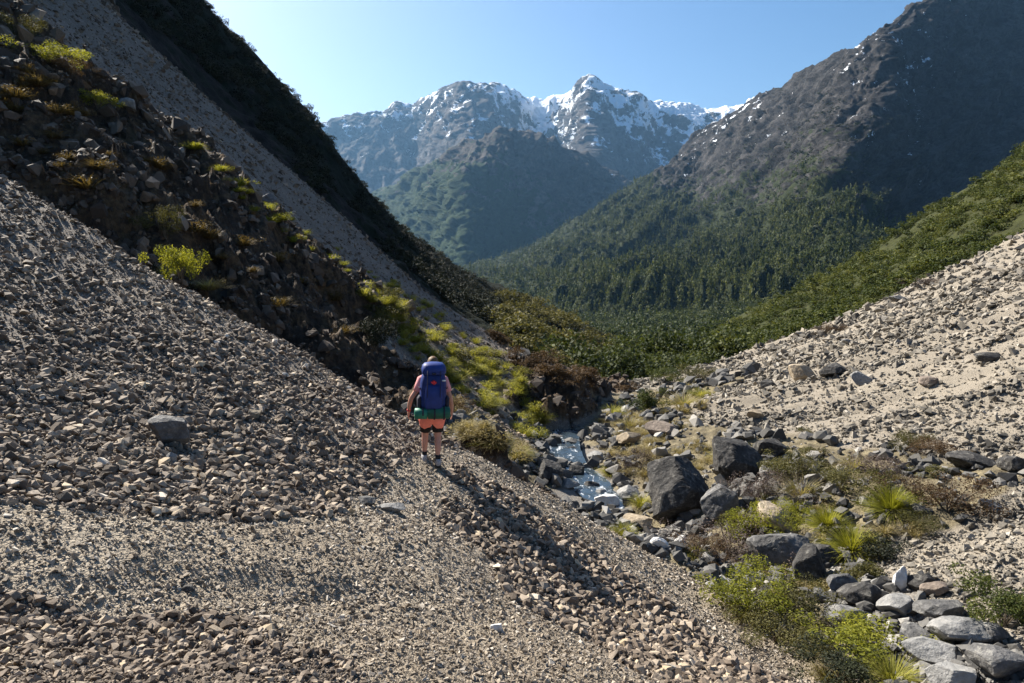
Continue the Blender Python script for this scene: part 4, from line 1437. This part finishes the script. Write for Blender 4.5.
# darker plants between them and along the crest
bush = [leaves(700, 930 + i, 11, 0.10, 0.5, 0.35, 0.6, 0.32) for i in range(4)]
Tb = ground_samples(70, [(345, 268), (400, 300), (470, 345), (545, 380), (560, 400), (520, 385), (440, 360), (360, 318)], 33)[:16]
S = rq.uniform(0.5, 1.2, len(Tb))
many('shrub', bush, L_olive, bush, Tb, S, S * 0.7, 'low olive shrub between the tussocks on the sunlit bank', 'shrub', 'low shrubs between the tussocks', 'x', 'x', 300, 3)
Tb = np.concatenate([ground_samples(46, [(520, 352), (600, 378), (640, 392), (606, 396), (560, 385), (500, 362)], 34)[:34], ground_samples(18, [(470, 312), (540, 345), (560, 362), (500, 345)], 35)])
S = rq.uniform(0.5, 1.25, len(Tb))
many('shrub', bush, L_brown, bush, Tb, S, S * 0.7, 'red brown shrub on the ridge above the stream mouth', 'shrub', 'red brown shrubs on the low ridge', 'x', 'x', 300, 4)
# small plants of the right bank
Tp = ground_samples(120, [(590, 410), (640, 398), (720, 375), (720, 395), (690, 430), (720, 470), (650, 480), (610, 470)], 36)
S = rq.uniform(0.3, 0.85, len(Tp))
many('grass_clump', hum, L_straw, hum, Tp, S, S * 0.55, 'small straw coloured clump on the bank right of the stream', 'grass clump', 'straw clumps on the right bank', 'x', 'x', 300, 5)
Tp = ground_samples(90, [(720, 490), (770, 450), (860, 455), (960, 470), (980, 500), (900, 545), (850, 590), (880, 650), (860, 680), (800, 650), (740, 590)], 37)
S = rq.uniform(0.25, 0.6, len(Tp))
many('shrub', bush, L_olive, bush, Tp[:34], S[:34], S[:34] * 0.7, 'small olive shrub among the rocks of the plant belt', 'shrub', 'small olive shrubs of the plant belt', 'x', 'x', 300, 6)
many('grass_clump', hum, L_straw, hum, Tp[50:], S[50:], S[50:] * 0.7, 'small dry clump among the rocks of the plant belt', 'grass clump', 'small dry clumps of the plant belt', 'x', 'x', 300, 7)
Tp = ground_samples(38, [(0, 50), (100, 108), (200, 178), (300, 240), (390, 340), (330, 340), (200, 260), (100, 200), (0, 150)], 39)
S = rq.uniform(0.45, 1.2, len(Tp))
many('grass_clump', hum, L_gold, hum, Tp, S, S * 0.6, 'golden brown clump of dry plants on the dark rocky spur', 'grass clump', 'dry clumps on the dark spur', 'x', 'x', 300, 16)
# plants of the chute crest and spur
Tp = ground_samples(34, [(190, 150), (260, 200), (330, 245), (390, 285), (380, 300), (320, 262), (240, 205)], 38)
S = rq.uniform(0.4, 1.0, len(Tp))
many('tussock', hum, L_lime, hum, Tp, S, S * 0.6, 'yellow tussock along the crest between spur and chute', 'tussock', 'tussocks on the spur crest', 'x', 'x', 300, 8)


# ------------------------------------------------------------------ scrub and woods on the slopes
def on_sheet(V, X, N, nr, nc, n, seed, rows=(0.12, 1.0), thr=0.5, nscale=30, namp=0.5, fidx=0):
    r = np.random.default_rng(seed)
    G = V.reshape(nr, nc, 3)
    # spread by area
    i = r.uniform(rows[0] * (nr - 1), rows[1] * (nr - 1) - 1e-3, n * 6)
    j = r.uniform(0, nc - 1 - 1e-3, n * 6)
    i0, j0 = i.astype(int), j.astype(int)
    fi, fj = (i - i0)[:, None], (j - j0)[:, None]
    p = G[i0, j0] * (1 - fi) * (1 - fj) + G[i0 + 1, j0] * fi * (1 - fj) + G[i0, j0 + 1] * (1 - fi) * fj + G[i0 + 1, j0 + 1] * fi * fj
    area = np.linalg.norm(np.cross(G[i0 + 1, j0] - G[i0, j0], G[i0, j0 + 1] - G[i0, j0]), axis=1)
    f = X.reshape(nr, nc, -1)[i0, j0, fidx] + namp * fbm(p, nscale, 4, 0.55, seed)
    dist = np.linalg.norm(p, axis=1)
    wgt = area / dist ** 1.6
    keep = (f > thr) & (r.uniform(0, 1, len(p)) < wgt / np.quantile(wgt, 0.93))
    p = p[keep]
    return p[:n]


scr = [leaves(420, 950 + i, 9, 0.13, 0.55, 0.35, 0.55, 0.34) for i in range(4)]
scr_low = [leaves(220, 960 + i, 8, 0.155, 0.6, 0.35, 0.55, 0.34) for i in range(4)]
T = on_sheet(scrub_V, scrub_X, scrub_N, 130, 420, 5200, 61, (0.06, 1.0), 0.72, 12, 0.9)
S = np.random.default_rng(3).lognormal(0.15, 0.45, len(T)).clip(0.5, 2.8)
many('shrub', scr, L_green, scr_low, T - np.array([0, 0, 0.15]), S, S * 0.8, 'bright green shrub on the sunlit hillside behind the fan', 'shrub', 'green shrubs on the sunlit hillside', 'scrub', 'dense green scrub covering the hillside behind the fan', 110, 9)

T = on_sheet(dark_V, dark_X, dark_N, 170, 520, 4600, 62, (0.13, 1.0), 0.55, 16, 0.7)
S = np.random.default_rng(4).lognormal(0.1, 0.4, len(T)).clip(0.4, 1.7)
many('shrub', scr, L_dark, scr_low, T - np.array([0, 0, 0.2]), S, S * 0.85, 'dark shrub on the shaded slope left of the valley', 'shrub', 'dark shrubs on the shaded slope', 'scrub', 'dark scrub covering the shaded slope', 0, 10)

# lit shrubs on the tail of the dark slope where it runs down into the valley
T = on_sheet(dark_V, dark_X, dark_N, 170, 520, 9000, 66, (0.10, 1.0), 0.3, 16, 0.5)
T = T[T[:, 0] / T[:, 1] > -0.025][:900]
S = np.random.default_rng(14).lognormal(0.75, 0.4, len(T)).clip(0.9, 4.5)
many('bush', scr, L_olive, scr_low, T - np.array([0, 0, 0.25]), S, S * 0.75, 'rounded olive bush on the low spur running down into the valley', 'bush', 'olive bushes of the low valley spur', 'bushes', 'olive bushes covering the low spur at the valley mouth', 200, 15)

# round crowned trees of the valley floor
tre = [leaves(1700, 970 + i, 18, 0.075, 0.6, 0.1, 0.34, 0.40) for i in range(4)]
tre_low = [leaves(190, 980 + i, 9, 0.15, 0.6, 0.4, 0.5, 0.36) for i in range(4)]
T = on_sheet(VV, np.full((len(VV), 1), 0.9), None, 150, 130, 7000, 63, (0.10, 0.66), 0.5, 40, 0.4)
S = np.random.default_rng(6).lognormal(1.3, 0.35, len(T)).clip(2.0, 9.0) * (1 + 1.0 * smooth(T[:, 1], 150, 600))
many('tree', tre, L_forest, tre_low, T - np.array([0, 0, 0.5]), S, S * 1.0, 'round crowned dull green tree on the valley floor', 'tree', 'round trees of the valley floor', 'valley_forest', 'dull green forest on the valley floor', 300, 11)
# beech forest of the big mountain
con_low = [leaves(60, 990 + i, 14, 0.20, 0.6, 0.3, conical=True) for i in range(5)]
T = on_sheet(big_V, big_X, big_N, 420, 760, 14000, 64, (0.10, 1.0), 0.62, 130, 0.42)
S = np.random.default_rng(8).lognormal(2.35, 0.25, len(T)).clip(6, 19)
many('tree', con_low, L_forest, con_low, T - np.array([0, 0, 1.0]), S * 0.80, S * 1.25 * np.random.default_rng(18).uniform(0.7, 1.25, len(S)), 'x', 'forest', 'x', 'mountain_forest', 'dense dark green forest on the lower flank of the big mountain', 0, 12)

scr_far = [leaves(40, 995 + i, 6, 0.30, 0.6, 0.3, 0.5, 0.36) for i in range(4)]
X2 = 0.18 + 0.9 * smooth(big_X[:, 0], 0.0, 0.6)
T = on_sheet(big_V, X2[:, None], big_N, 420, 760, 9000, 65, (0.12, 0.8), 0.42, 45, 0.8)
S = np.random.default_rng(9).lognormal(1.7, 0.4, len(T)).clip(2.5, 13)
many('shrub', scr_far, L_dark2, scr_far, T - np.array([0, 0, 0.5]), S, S * 0.7, 'x', 'scrub', 'x', 'mountain_scrub', 'dark scrub scattered over the rock of the big mountain', 0, 13)

# ------------------------------------------------------------------ the stream
pts = [(580, 412), (578, 418), (574, 426), (562, 440), (560, 455), (568, 468), (584, 484), (604, 503), (618, 514)]
wd = [10, 15, 20, 24, 28, 30, 30, 30, 18]
rowsV = []
for (u, v), wpx in zip(pts, wd):
    p = hit(u, v)
    dist = p.y
    rowsV.append((p.x, p.y, p.z, wpx / FPX * dist))
RW = np.array(rowsV)
RW[:, 2] = np.polyval(np.polyfit(RW[2:, 1], RW[2:, 2], 1), RW[:, 1])
ts = np.linspace(0, len(RW) - 1, 120)
RC2 = cat1(RW, 120, ts)
tan = np.gradient(RC2[:, :2], axis=0)
tan /= np.linalg.norm(tan, axis=1)[:, None]
side = np.stack([-tan[:, 1], tan[:, 0]], axis=1)
side[side[:, 0] < 0] *= -1
kk = np.linspace(-0.75, 0.75, 40)
WX = RC2[:, 0][:, None] + side[:, 0][:, None] * kk[None, :] * RC2[:, 3][:, None]
WY = RC2[:, 1][:, None] + side[:, 1][:, None] * kk[None, :] * RC2[:, 3][:, None] * 0.5
WZ = np.repeat((RC2[:, 2] + 0.14)[:, None], 40, axis=1)
WV = np.stack([WX, WY, WZ], axis=-1).reshape(-1, 3)
WV[:, 2] += 0.08 * fbm(WV, 0.9, 2, 0.5, 131) + 0.015 * fbm(WV, 0.25, 2, 0.5, 135)
wm, wnt, wb = new_mat('stream_water')
h = NT(wnt)
co = h.coord()
mp = h.n('ShaderNodeMapping')
mp.inputs['Scale'].default_value = (2.4, 0.9, 2.0)
mp.inputs['Rotation'].default_value = (0, 0, 0.25)
h.l(co, mp.inputs['Vector'])
foam = h.stepf(h.noise(mp.outputs[0], 1.5, 6, 0.68, 0.6), 0.53, 0.68)
h.l(h.mix(foam, (0.028, 0.042, 0.055), (0.60, 0.64, 0.68)), wb.inputs['Base Color'])
h.l(h.math('ADD', 0.22, h.math('MULTIPLY', foam, 0.6)), wb.inputs['Roughness'])
wb.inputs['Specular IOR Level'].default_value = 0.6
h.bump(h.noise(co, 6, 3, 0.5), 0.35, 0.05, wb)
o = link('stream', np_mesh('stream', WV, grid_faces(120, 40), None, True), wm)
tag(o, 'small blue stream with white rapids at the foot of the bank', 'stream', kind='structure')
# ------------------------------------------------------------------ the hiker
def plain_mat(name, c, rough=0.8, var=0.25, scale=30, bumpd=0.004):
    m, nt, b = new_mat(name)
    h = NT(nt)
    n = h.noise(h.objco(), scale, 4, 0.6)
    h.l(h.ramp(n, [(0.3, tuple(x * (1 - var) for x in c)), (0.7, tuple(min(1, x * (1 + var)) for x in c))]), b.inputs['Base Color'])
    b.inputs['Roughness'].default_value = rough
    h.bump(n, 0.4, bumpd, b)
    return m


K_skin = plain_mat('skin', (0.52, 0.27, 0.20), 0.55, 0.08)
K_hair = plain_mat('hair', (0.13, 0.075, 0.035), 0.6, 0.4, 60)
K_coral = plain_mat('coral_fabric', (0.90, 0.24, 0.17), 0.75, 0.12, 12, 0.012)
K_pink = plain_mat('pink_shirt', (0.72, 0.30, 0.30), 0.8, 0.12, 14, 0.010)
K_black = plain_mat('black_fabric', (0.016, 0.015, 0.017), 0.8, 0.3)
K_blue = plain_mat('blue_nylon', (0.012, 0.028, 0.135), 0.55, 0.22, 10, 0.012)
K_blue2 = plain_mat('bright_blue_nylon', (0.016, 0.038, 0.18), 0.55, 0.2, 10, 0.012)
K_green = plain_mat('green_nylon', (0.015, 0.10, 0.065), 0.55, 0.25, 10, 0.012)
K_teal = plain_mat('teal_nylon', (0.02, 0.17, 0.11), 0.5, 0.2, 10, 0.012)
K_red = plain_mat('red_badge', (0.55, 0.03, 0.04), 0.6, 0.1)
K_white = plain_mat('white_tag', (0.75, 0.75, 0.75), 0.6, 0.05)
K_strap = plain_mat('webbing', (0.025, 0.025, 0.04), 0.8, 0.2)
K_shoe = plain_mat('grey_shoe', (0.30, 0.29, 0.30), 0.7, 0.3)
K_sole = plain_mat('black_sole', (0.02, 0.02, 0.02), 0.8, 0.2)


def skin_tube(name, joints, edges, radii, levels=1, root=0):
    me = bpy.data.meshes.new(name)
    me.from_pydata([tuple(j) for j in joints], edges, [])
    o = bpy.data.objects.new(name, me)
    COL.objects.link(o)
    sk = o.modifiers.new('skin', 'SKIN')
    sk.use_smooth_shade = True
    for i, r in enumerate(radii):
        d = me.skin_vertices[0].data[i]
        d.radius = (r, r) if not isinstance(r, tuple) else r
        d.use_root = (i == root)
    ss = o.modifiers.new('sub', 'SUBSURF')
    ss.levels = levels
    ss.render_levels = levels
    dg = bpy.context.evaluated_depsgraph_get()
    ev = bpy.data.meshes.new_from_object(o.evaluated_get(dg))
    bpy.data.objects.remove(o)
    ev.name = name
    for p in ev.polygons:
        p.use_smooth = True
    return ev


def rings(name, spec, n=28, power=2.0, cap=True, shade=True):
    """closed loft of superellipse rings: (cx, cy, cz, half width, half depth)"""
    V, F = [], []
    for (cx, cy, cz, a, b) in spec:
        for k in range(n):
            t = 2 * math.pi * k / n
            c, s = math.cos(t), math.sin(t)
            V.append((cx + a * math.copysign(abs(c) ** (2 / power), c), cy + b * math.copysign(abs(s) ** (2 / power), s), cz))
    for r in range(len(spec) - 1):
        for k in range(n):
            F.append((r * n + k, r * n + (k + 1) % n, (r + 1) * n + (k + 1) % n, (r + 1) * n + k))
    if cap:
        F.append(tuple(range(n))[::-1])
        F.append(tuple((len(spec) - 1) * n + k for k in range(n)))
    me = bpy.data.meshes.new(name)
    me.from_pydata(V, [], F)
    for p in me.polygons:
        p.use_smooth = shade
    return me


def tube(name, pts, radii, n=12, squash=1.0):
    bm = bmesh.new()
    prev = None
    pts = [Vector(p) for p in pts]
    for i, p in enumerate(pts):
        d = (pts[min(i + 1, len(pts) - 1)] - pts[max(i - 1, 0)]).normalized()
        x = d.orthogonal().normalized() if abs(d.x) > 0.9 else Vector((1, 0, 0)).cross(d).normalized()
        y = d.cross(x).normalized()
        ring = [bm.verts.new(p + (x * math.cos(2 * math.pi * k / n) + y * math.sin(2 * math.pi * k / n) * squash) * radii[i]) for k in range(n)]
        if prev:
            for k in range(n):
                bm.faces.new((prev[k], prev[(k + 1) % n], ring[(k + 1) % n], ring[k]))
        else:
            bm.faces.new(ring[::-1])
        prev = ring
    bm.faces.new(prev)
    bmesh.ops.recalc_face_normals(bm, faces=bm.faces)
    me = bpy.data.meshes.new(name)
    bm.to_mesh(me)
    bm.free()
    for p in me.polygons:
        p.use_smooth = True
    return me


foot = hit(431, 464)
HS = 1.12
hk = bpy.data.objects.new('person', None)
COL.objects.link(hk)
hk.empty_display_size = 0.1
hk.location = foot
hk.rotation_euler = (0, math.radians(2), math.radians(9))
hk.scale = (HS, HS, HS)
tag(hk, 'hiker in pink shirt and black shorts walking away down the scree path', 'person')

J, E, Rr = [], [], []


def jv(p, r, par=None):
    J.append(p)
    Rr.append(r)
    if par is not None:
        E.append((par, len(J) - 1))
    return len(J) - 1


pel = jv((0, 0, 0.93), (0.135, 0.105))
sp1 = jv((0, 0.0, 1.10), (0.12, 0.09), pel)
ch = jv((0, 0.01, 1.30), (0.135, 0.10), sp1)
nb = jv((0, 0.0, 1.44), (0.09, 0.075), ch)
nk = jv((0, 0.02, 1.51), 0.052, nb)
hd0 = jv((0, 0.035, 1.575), 0.066, nk)
hd1 = jv((0, 0.045, 1.65), (0.077, 0.092), hd0)
hd2 = jv((0, 0.04, 1.72), (0.055, 0.07), hd1)
for sx, fy in ((-1, 0.13), (1, -0.11)):
    hip = jv((sx * 0.09, 0, 0.86), 0.092, pel)
    kn = jv((sx * 0.10, fy * 0.5 + 0.035, 0.48), 0.058, hip)
    cf = jv((sx * 0.102, fy * 0.75 - 0.005, 0.34), 0.056, kn)
    an = jv((sx * 0.104, fy, 0.10), 0.034, cf)
    to = jv((sx * 0.115, fy + 0.13, 0.045), 0.036, an)
for sx in (-1, 1):
    sh = jv((sx * 0.175, 0, 1.405), 0.062, nb)
    ua = jv((sx * 0.235, -0.03, 1.26), 0.048, sh)
    ox = 0.05 if sx < 0 else 0.0
    el = jv((sx * (0.285 + ox), -0.05, 1.12), 0.039, ua)
    fa = jv((sx * (0.31 + ox), -0.01, 1.01), 0.037, el)
    wr = jv((sx * (0.325 + ox), 0.035, 0.885), 0.025, fa)
    pm = jv((sx * (0.327 + ox), 0.05, 0.825), (0.020, 0.034), wr)
    for q, (dy, ln) in enumerate(((0.030, 0.070), (0.010, 0.078), (-0.010, 0.072), (-0.028, 0.055))):
        k1 = jv((sx * (0.328 + ox), 0.053 + dy, 0.79), 0.0095, pm)
        k2 = jv((sx * (0.322 + ox), 0.060 + dy, 0.79 - ln * 0.5), 0.0088, k1)
        k3 = jv((sx * (0.308 + ox), 0.066 + dy, 0.79 - ln * 0.92), 0.0075, k2)
    t1 = jv((sx * (0.318 + ox), 0.090, 0.845), 0.011, wr)
    t2 = jv((sx * (0.306 + ox), 0.112, 0.805), 0.009, t1)
body_me = skin_tube('body', J, E, Rr, 2, 0)
body = link('body', body_me, K_skin, hk)
# face: nose, ears, eyes and mouth are small shapes of the head
link('nose', tube('nose', [(0, 0.135, 1.64), (0, 0.158, 1.61), (0, 0.14, 1.595)], [0.009, 0.014, 0.006], 8), K_skin, body)
for sx in (-1, 1):
    link('ear', rings('ear', [(sx * 0.078, 0.03, 1.60, 0.006, 0.010), (sx * 0.084, 0.028, 1.625, 0.010, 0.018), (sx * 0.083, 0.026, 1.655, 0.008, 0.014)], 10), K_skin, body)
    link('eye', rings('eye', [(sx * 0.03, 0.132, 1.642, 0.008, 0.003), (sx * 0.03, 0.136, 1.648, 0.013, 0.004), (sx * 0.03, 0.132, 1.654, 0.008, 0.003)], 10), K_black, body)
link('mouth', tube('mouth', [(-0.024, 0.126, 1.575), (0, 0.134, 1.573), (0.024, 0.126, 1.575)], [0.004, 0.007, 0.004], 8), K_coral, body)
hair = rings('hair', [(0, 0.0, 1.535, 0.045, 0.045), (0, 0.0, 1.57, 0.072, 0.075), (0, 0.01, 1.63, 0.091, 0.092), (0, 0.025, 1.69, 0.092, 0.100), (0, 0.03, 1.745, 0.070, 0.080), (0, 0.03, 1.775, 0.03, 0.035)], 24)
link('hair', hair, K_hair, hk)
link('shirt', rings('shirt', [(0, 0.0, 0.90, 0.178, 0.135), (0, 0.0, 1.0, 0.165, 0.125), (0, 0, 1.12, 0.158, 0.118), (0, 0.01, 1.28, 0.178, 0.128), (0, 0.0, 1.39, 0.190, 0.115), (0, 0.0, 1.45, 0.130, 0.085), (0, 0.01, 1.49, 0.070, 0.068)], 28, 2.3), K_pink, hk)
for sx in (-1, 1):
    link('sleeve', tube('sleeve', [(sx * 0.13, 0, 1.425), (sx * 0.18, 0, 1.40), (sx * 0.222, -0.022, 1.30), (sx * 0.25, -0.035, 1.215)], [0.07, 0.074, 0.066, 0.062], 14), K_pink, hk)
# black shorts: hip band and two legs in one garment
bm = bmesh.new()
for me in (rings('s', [(0, 0, 0.76, 0.175, 0.135), (0, 0, 0.85, 0.185, 0.145), (0, 0, 0.97, 0.165, 0.125)], 24, 2.2),
           tube('s', [(-0.09, 0.0, 0.84), (-0.096, 0.03, 0.68), (-0.10, 0.06, 0.545)], [0.098, 0.096, 0.088], 16),
           tube('s', [(0.09, 0.0, 0.84), (0.096, 0.0, 0.68), (0.10, -0.01, 0.545)], [0.098, 0.096, 0.088], 16)):
    bm.from_mesh(me)
me = bpy.data.meshes.new('shorts')
bm.to_mesh(me)
bm.free()
link('shorts', me, K_black, hk)
# coral jacket hanging behind the hips in two lobes
nx_, nz_ = 25, 12
V, F = [], []
for layer in (0, 1):
    for j in range(nz_):
        for i in range(nx_):
            s = -1 + 2 * i / (nx_ - 1)
            t = j / (nz_ - 1)
            drop = 0.205 + 0.085 * abs(math.sin(math.pi * (s + 1))) ** 0.6 - 0.10 * max(0, abs(s) - 0.75)
            ang = s * 1.35
            bulge = 0.035 * math.sin(math.pi * min(1, t * 1.05)) * (0.5 + 0.5 * abs(math.sin(math.pi * s)))
            rx, ry = 0.212 + bulge - 0.014 * layer, 0.178 + bulge * 1.4 - 0.014 * layer
            V.append((rx * math.sin(ang), -ry * math.cos(ang) - 0.004, 0.92 - drop * t + 0.006 * math.sin(s * 17)))
npl = nx_ * nz_
for j in range(nz_ - 1):
    for i in range(nx_ - 1):
        a = j * nx_ + i
        F.append((a, a + 1, a + nx_ + 1, a + nx_))
        F.append((npl + a + nx_, npl + a + nx_ + 1, npl + a + 1, npl + a))
for i in range(nx_ - 1):
    a = (nz_ - 1) * nx_ + i
    F.append((a, a + 1, npl + a + 1, npl + a))
    F.append((i + 1, i, npl + i, npl + i + 1))
for j in range(nz_ - 1):
    a, b = j * nx_, j * nx_ + nx_ - 1
    F.append((a, a + nx_, npl + a + nx_, npl + a))
    F.append((b + nx_, b, npl + b, npl + b + nx_))
me = bpy.data.meshes.new('jacket')
me.from_pydata(V, [], F)
for p in me.polygons:
    p.use_smooth = True
jk = link('jacket', me, K_coral, hk)
jk['label'] = 'coral jacket tied round the hips'
for sx, fy in ((-1, 0.13), (1, -0.11)):
    link('sock', tube('sock', [(sx * 0.104, fy - 0.004, 0.08), (sx * 0.104, fy - 0.006, 0.14), (sx * 0.103, fy - 0.02, 0.19)], [0.044, 0.043, 0.046], 14), K_black, hk)
    s_ = link('shoe', rings('shoe', [(sx * 0.11, fy + 0.045, 0.022, 0.046, 0.135), (sx * 0.11, fy + 0.045, 0.05, 0.050, 0.138), (sx * 0.11, fy + 0.03, 0.085, 0.046, 0.11), (sx * 0.106, fy + 0.0, 0.125, 0.044, 0.062)], 22, 2.4), K_shoe, hk)
    link('sole', rings('sole', [(sx * 0.11, fy + 0.045, -0.004, 0.048, 0.140), (sx * 0.11, fy + 0.045, 0.024, 0.052, 0.143)], 22, 2.4), K_sole, s_)
link('watch_strap', tube('watch_strap', [(-0.373, 0.028, 0.905), (-0.375, 0.034, 0.885)], [0.031, 0.031], 14), K_red, hk)

# ------------------------------------------------------------------ the pack it carries (a thing of its own)
pk = bpy.data.objects.new('backpack', None)
COL.objects.link(pk)
pk.empty_display_size = 0.1
pk.matrix_world = Matrix.Translation(foot) @ Matrix.Rotation(math.radians(9), 4, 'Z') @ Matrix.Rotation(math.radians(2), 4, 'Y') @ Matrix.Scale(HS, 4) @ Matrix.Translation((0, -0.27, 0.96))
tag(pk, 'large dark blue hiking backpack with a red badge worn by the hiker', 'backpack')


def pl(name, me, m, par=pk):
    return link(name, me, m, par)


def rough_up(me, amp, scale, seed):
    co = np.empty(len(me.vertices) * 3, dtype=np.float32)
    me.vertices.foreach_get('co', co)
    co = co.reshape(-1, 3)
    d = fbm(co, scale, 3, 0.5, seed)
    c = co - np.array([0, 0, 0]) * 1
    c[:, :2] *= (1 + amp * d)[:, None]
    me.vertices.foreach_set('co', c.astype(np.float32).ravel())
    me.update()
    return me


sack = rings('sack', [(0, 0, -0.03, 0.15, 0.10), (0, 0, 0.02, 0.185, 0.135), (0, 0, 0.12, 0.200, 0.150), (0, 0, 0.28, 0.212, 0.155), (0, 0, 0.44, 0.205, 0.150), (0, 0, 0.56, 0.182, 0.138), (0, 0.01, 0.61, 0.155, 0.115)], 36, 3.0)
pl('sack', rough_up(sack, 0.07, 0.11, 3), K_blue)
lid = rings('lid', [(0, 0.0, 0.585, 0.170, 0.135), (0, 0.0, 0.60, 0.188, 0.150), (0, 0.0, 0.66, 0.192, 0.152), (0, 0.0, 0.72, 0.178, 0.135), (0, 0.01, 0.755, 0.14, 0.100), (0, 0.01, 0.77, 0.07, 0.05)], 36, 2.8)
pl('lid', rough_up(lid, 0.08, 0.09, 8), K_blue2)
pl('front_pocket', rough_up(rings('front_pocket', [(0, -0.145, 0.05, 0.11, 0.025), (0, -0.155, 0.09, 0.135, 0.040), (0, -0.160, 0.26, 0.135, 0.042), (0, -0.155, 0.40, 0.125, 0.036), (0, -0.145, 0.44, 0.10, 0.02)], 24, 3.0), 0.02, 0.1, 5), K_blue2)
for sx in (-1, 1):
    pl('side_pocket', rings('side_pocket', [(sx * 0.205, -0.02, 0.0, 0.02, 0.07), (sx * 0.215, -0.02, 0.04, 0.035, 0.085), (sx * 0.218, -0.02, 0.20, 0.038, 0.09), (sx * 0.210, -0.02, 0.24, 0.02, 0.08)], 20, 2.6), K_strap)
    pl('compression_strap', tube('compression_strap', [(sx * 0.225, 0.10, 0.36), (sx * 0.222, -0.03, 0.37), (sx * 0.20, -0.13, 0.38)], [0.011, 0.011, 0.011], 8, 0.4), K_strap)
    pl('lid_strap', tube('lid_strap', [(sx * 0.10, -0.168, 0.66), (sx * 0.10, -0.178, 0.56), (sx * 0.10, -0.200, 0.40), (sx * 0.10, -0.205, 0.25)], [0.010] * 4, 8, 0.5), K_strap)
    pl('shoulder_strap', tube('shoulder_strap', [(sx * 0.10, 0.12, 0.50), (sx * 0.125, 0.22, 0.525), (sx * 0.135, 0.335, 0.47), (sx * 0.145, 0.415, 0.36), (sx * 0.17, 0.40, 0.20), (sx * 0.19, 0.30, 0.12), (sx * 0.185, 0.14, 0.08)], [0.030, 0.034, 0.034, 0.032, 0.026, 0.020, 0.016], 12, 0.5), K_strap)
pl('hip_belt', tube('hip_belt', [(-0.12, 0.12, 0.0), (-0.195, 0.22, -0.01), (-0.19, 0.36, -0.02), (-0.09, 0.425, -0.03), (0.09, 0.425, -0.03), (0.19, 0.36, -0.02), (0.195, 0.22, -0.01), (0.12, 0.12, 0.0)], [0.03] * 8, 12, 0.55), K_strap)
# red diamond badge and white tag on the back
bm = bmesh.new()
vs = [bm.verts.new(p) for p in ((-0.048, -0.207, 0.485), (0.002, -0.207, 0.445), (0.044, -0.207, 0.480), (0.0, -0.207, 0.515))]
f = bm.faces.new(vs)
ex = bmesh.ops.extrude_face_region(bm, geom=[f])
bmesh.ops.translate(bm, verts=[g for g in ex['geom'] if isinstance(g, bmesh.types.BMVert)], vec=(0, 0.06, 0))
bmesh.ops.recalc_face_normals(bm, faces=bm.faces)
me = bpy.data.meshes.new('badge')
bm.to_mesh(me)
bm.free()
pl('badge', me, K_red)
pl('tag', rings('tag', [(0.155, -0.150, 0.495, 0.028, 0.012), (0.155, -0.150, 0.515, 0.028, 0.012)], 8, 4), K_white)
pl('buckle', rings('buckle', [(0.0, -0.172, 0.60, 0.03, 0.012), (0.0, -0.172, 0.63, 0.03, 0.012)], 8, 4), K_strap)

mt = bpy.data.objects.new('sleeping_mat', None)
COL.objects.link(mt)
mt.empty_display_size = 0.1
mt.matrix_world = pk.matrix_world @ Matrix.Translation((0, -0.05, -0.045))
tag(mt, 'green rolled sleeping mat strapped under the blue backpack', 'sleeping mat')
link('roll', tube('roll', [(-0.29, -0.06, 0.02), (-0.28, -0.06, 0.02), (-0.10, -0.06, 0.02), (-0.09, -0.06, 0.02)], [0.06, 0.085, 0.088, 0.075], 22), K_teal, mt)
link('stuff_sack', tube('stuff_sack', [(-0.10, -0.05, 0.025), (-0.08, -0.05, 0.03), (0.10, -0.05, 0.035), (0.25, -0.05, 0.03), (0.27, -0.05, 0.03)], [0.07, 0.10, 0.105, 0.095, 0.06], 22), K_green, mt)
for sx in (-0.16, 0.02, 0.17):
    link('strap', tube('strap', [(sx - 0.012, -0.055, 0.03), (sx + 0.012, -0.055, 0.03)], [0.110, 0.110] if sx > 0 else [0.095, 0.095], 22), K_strap, mt)
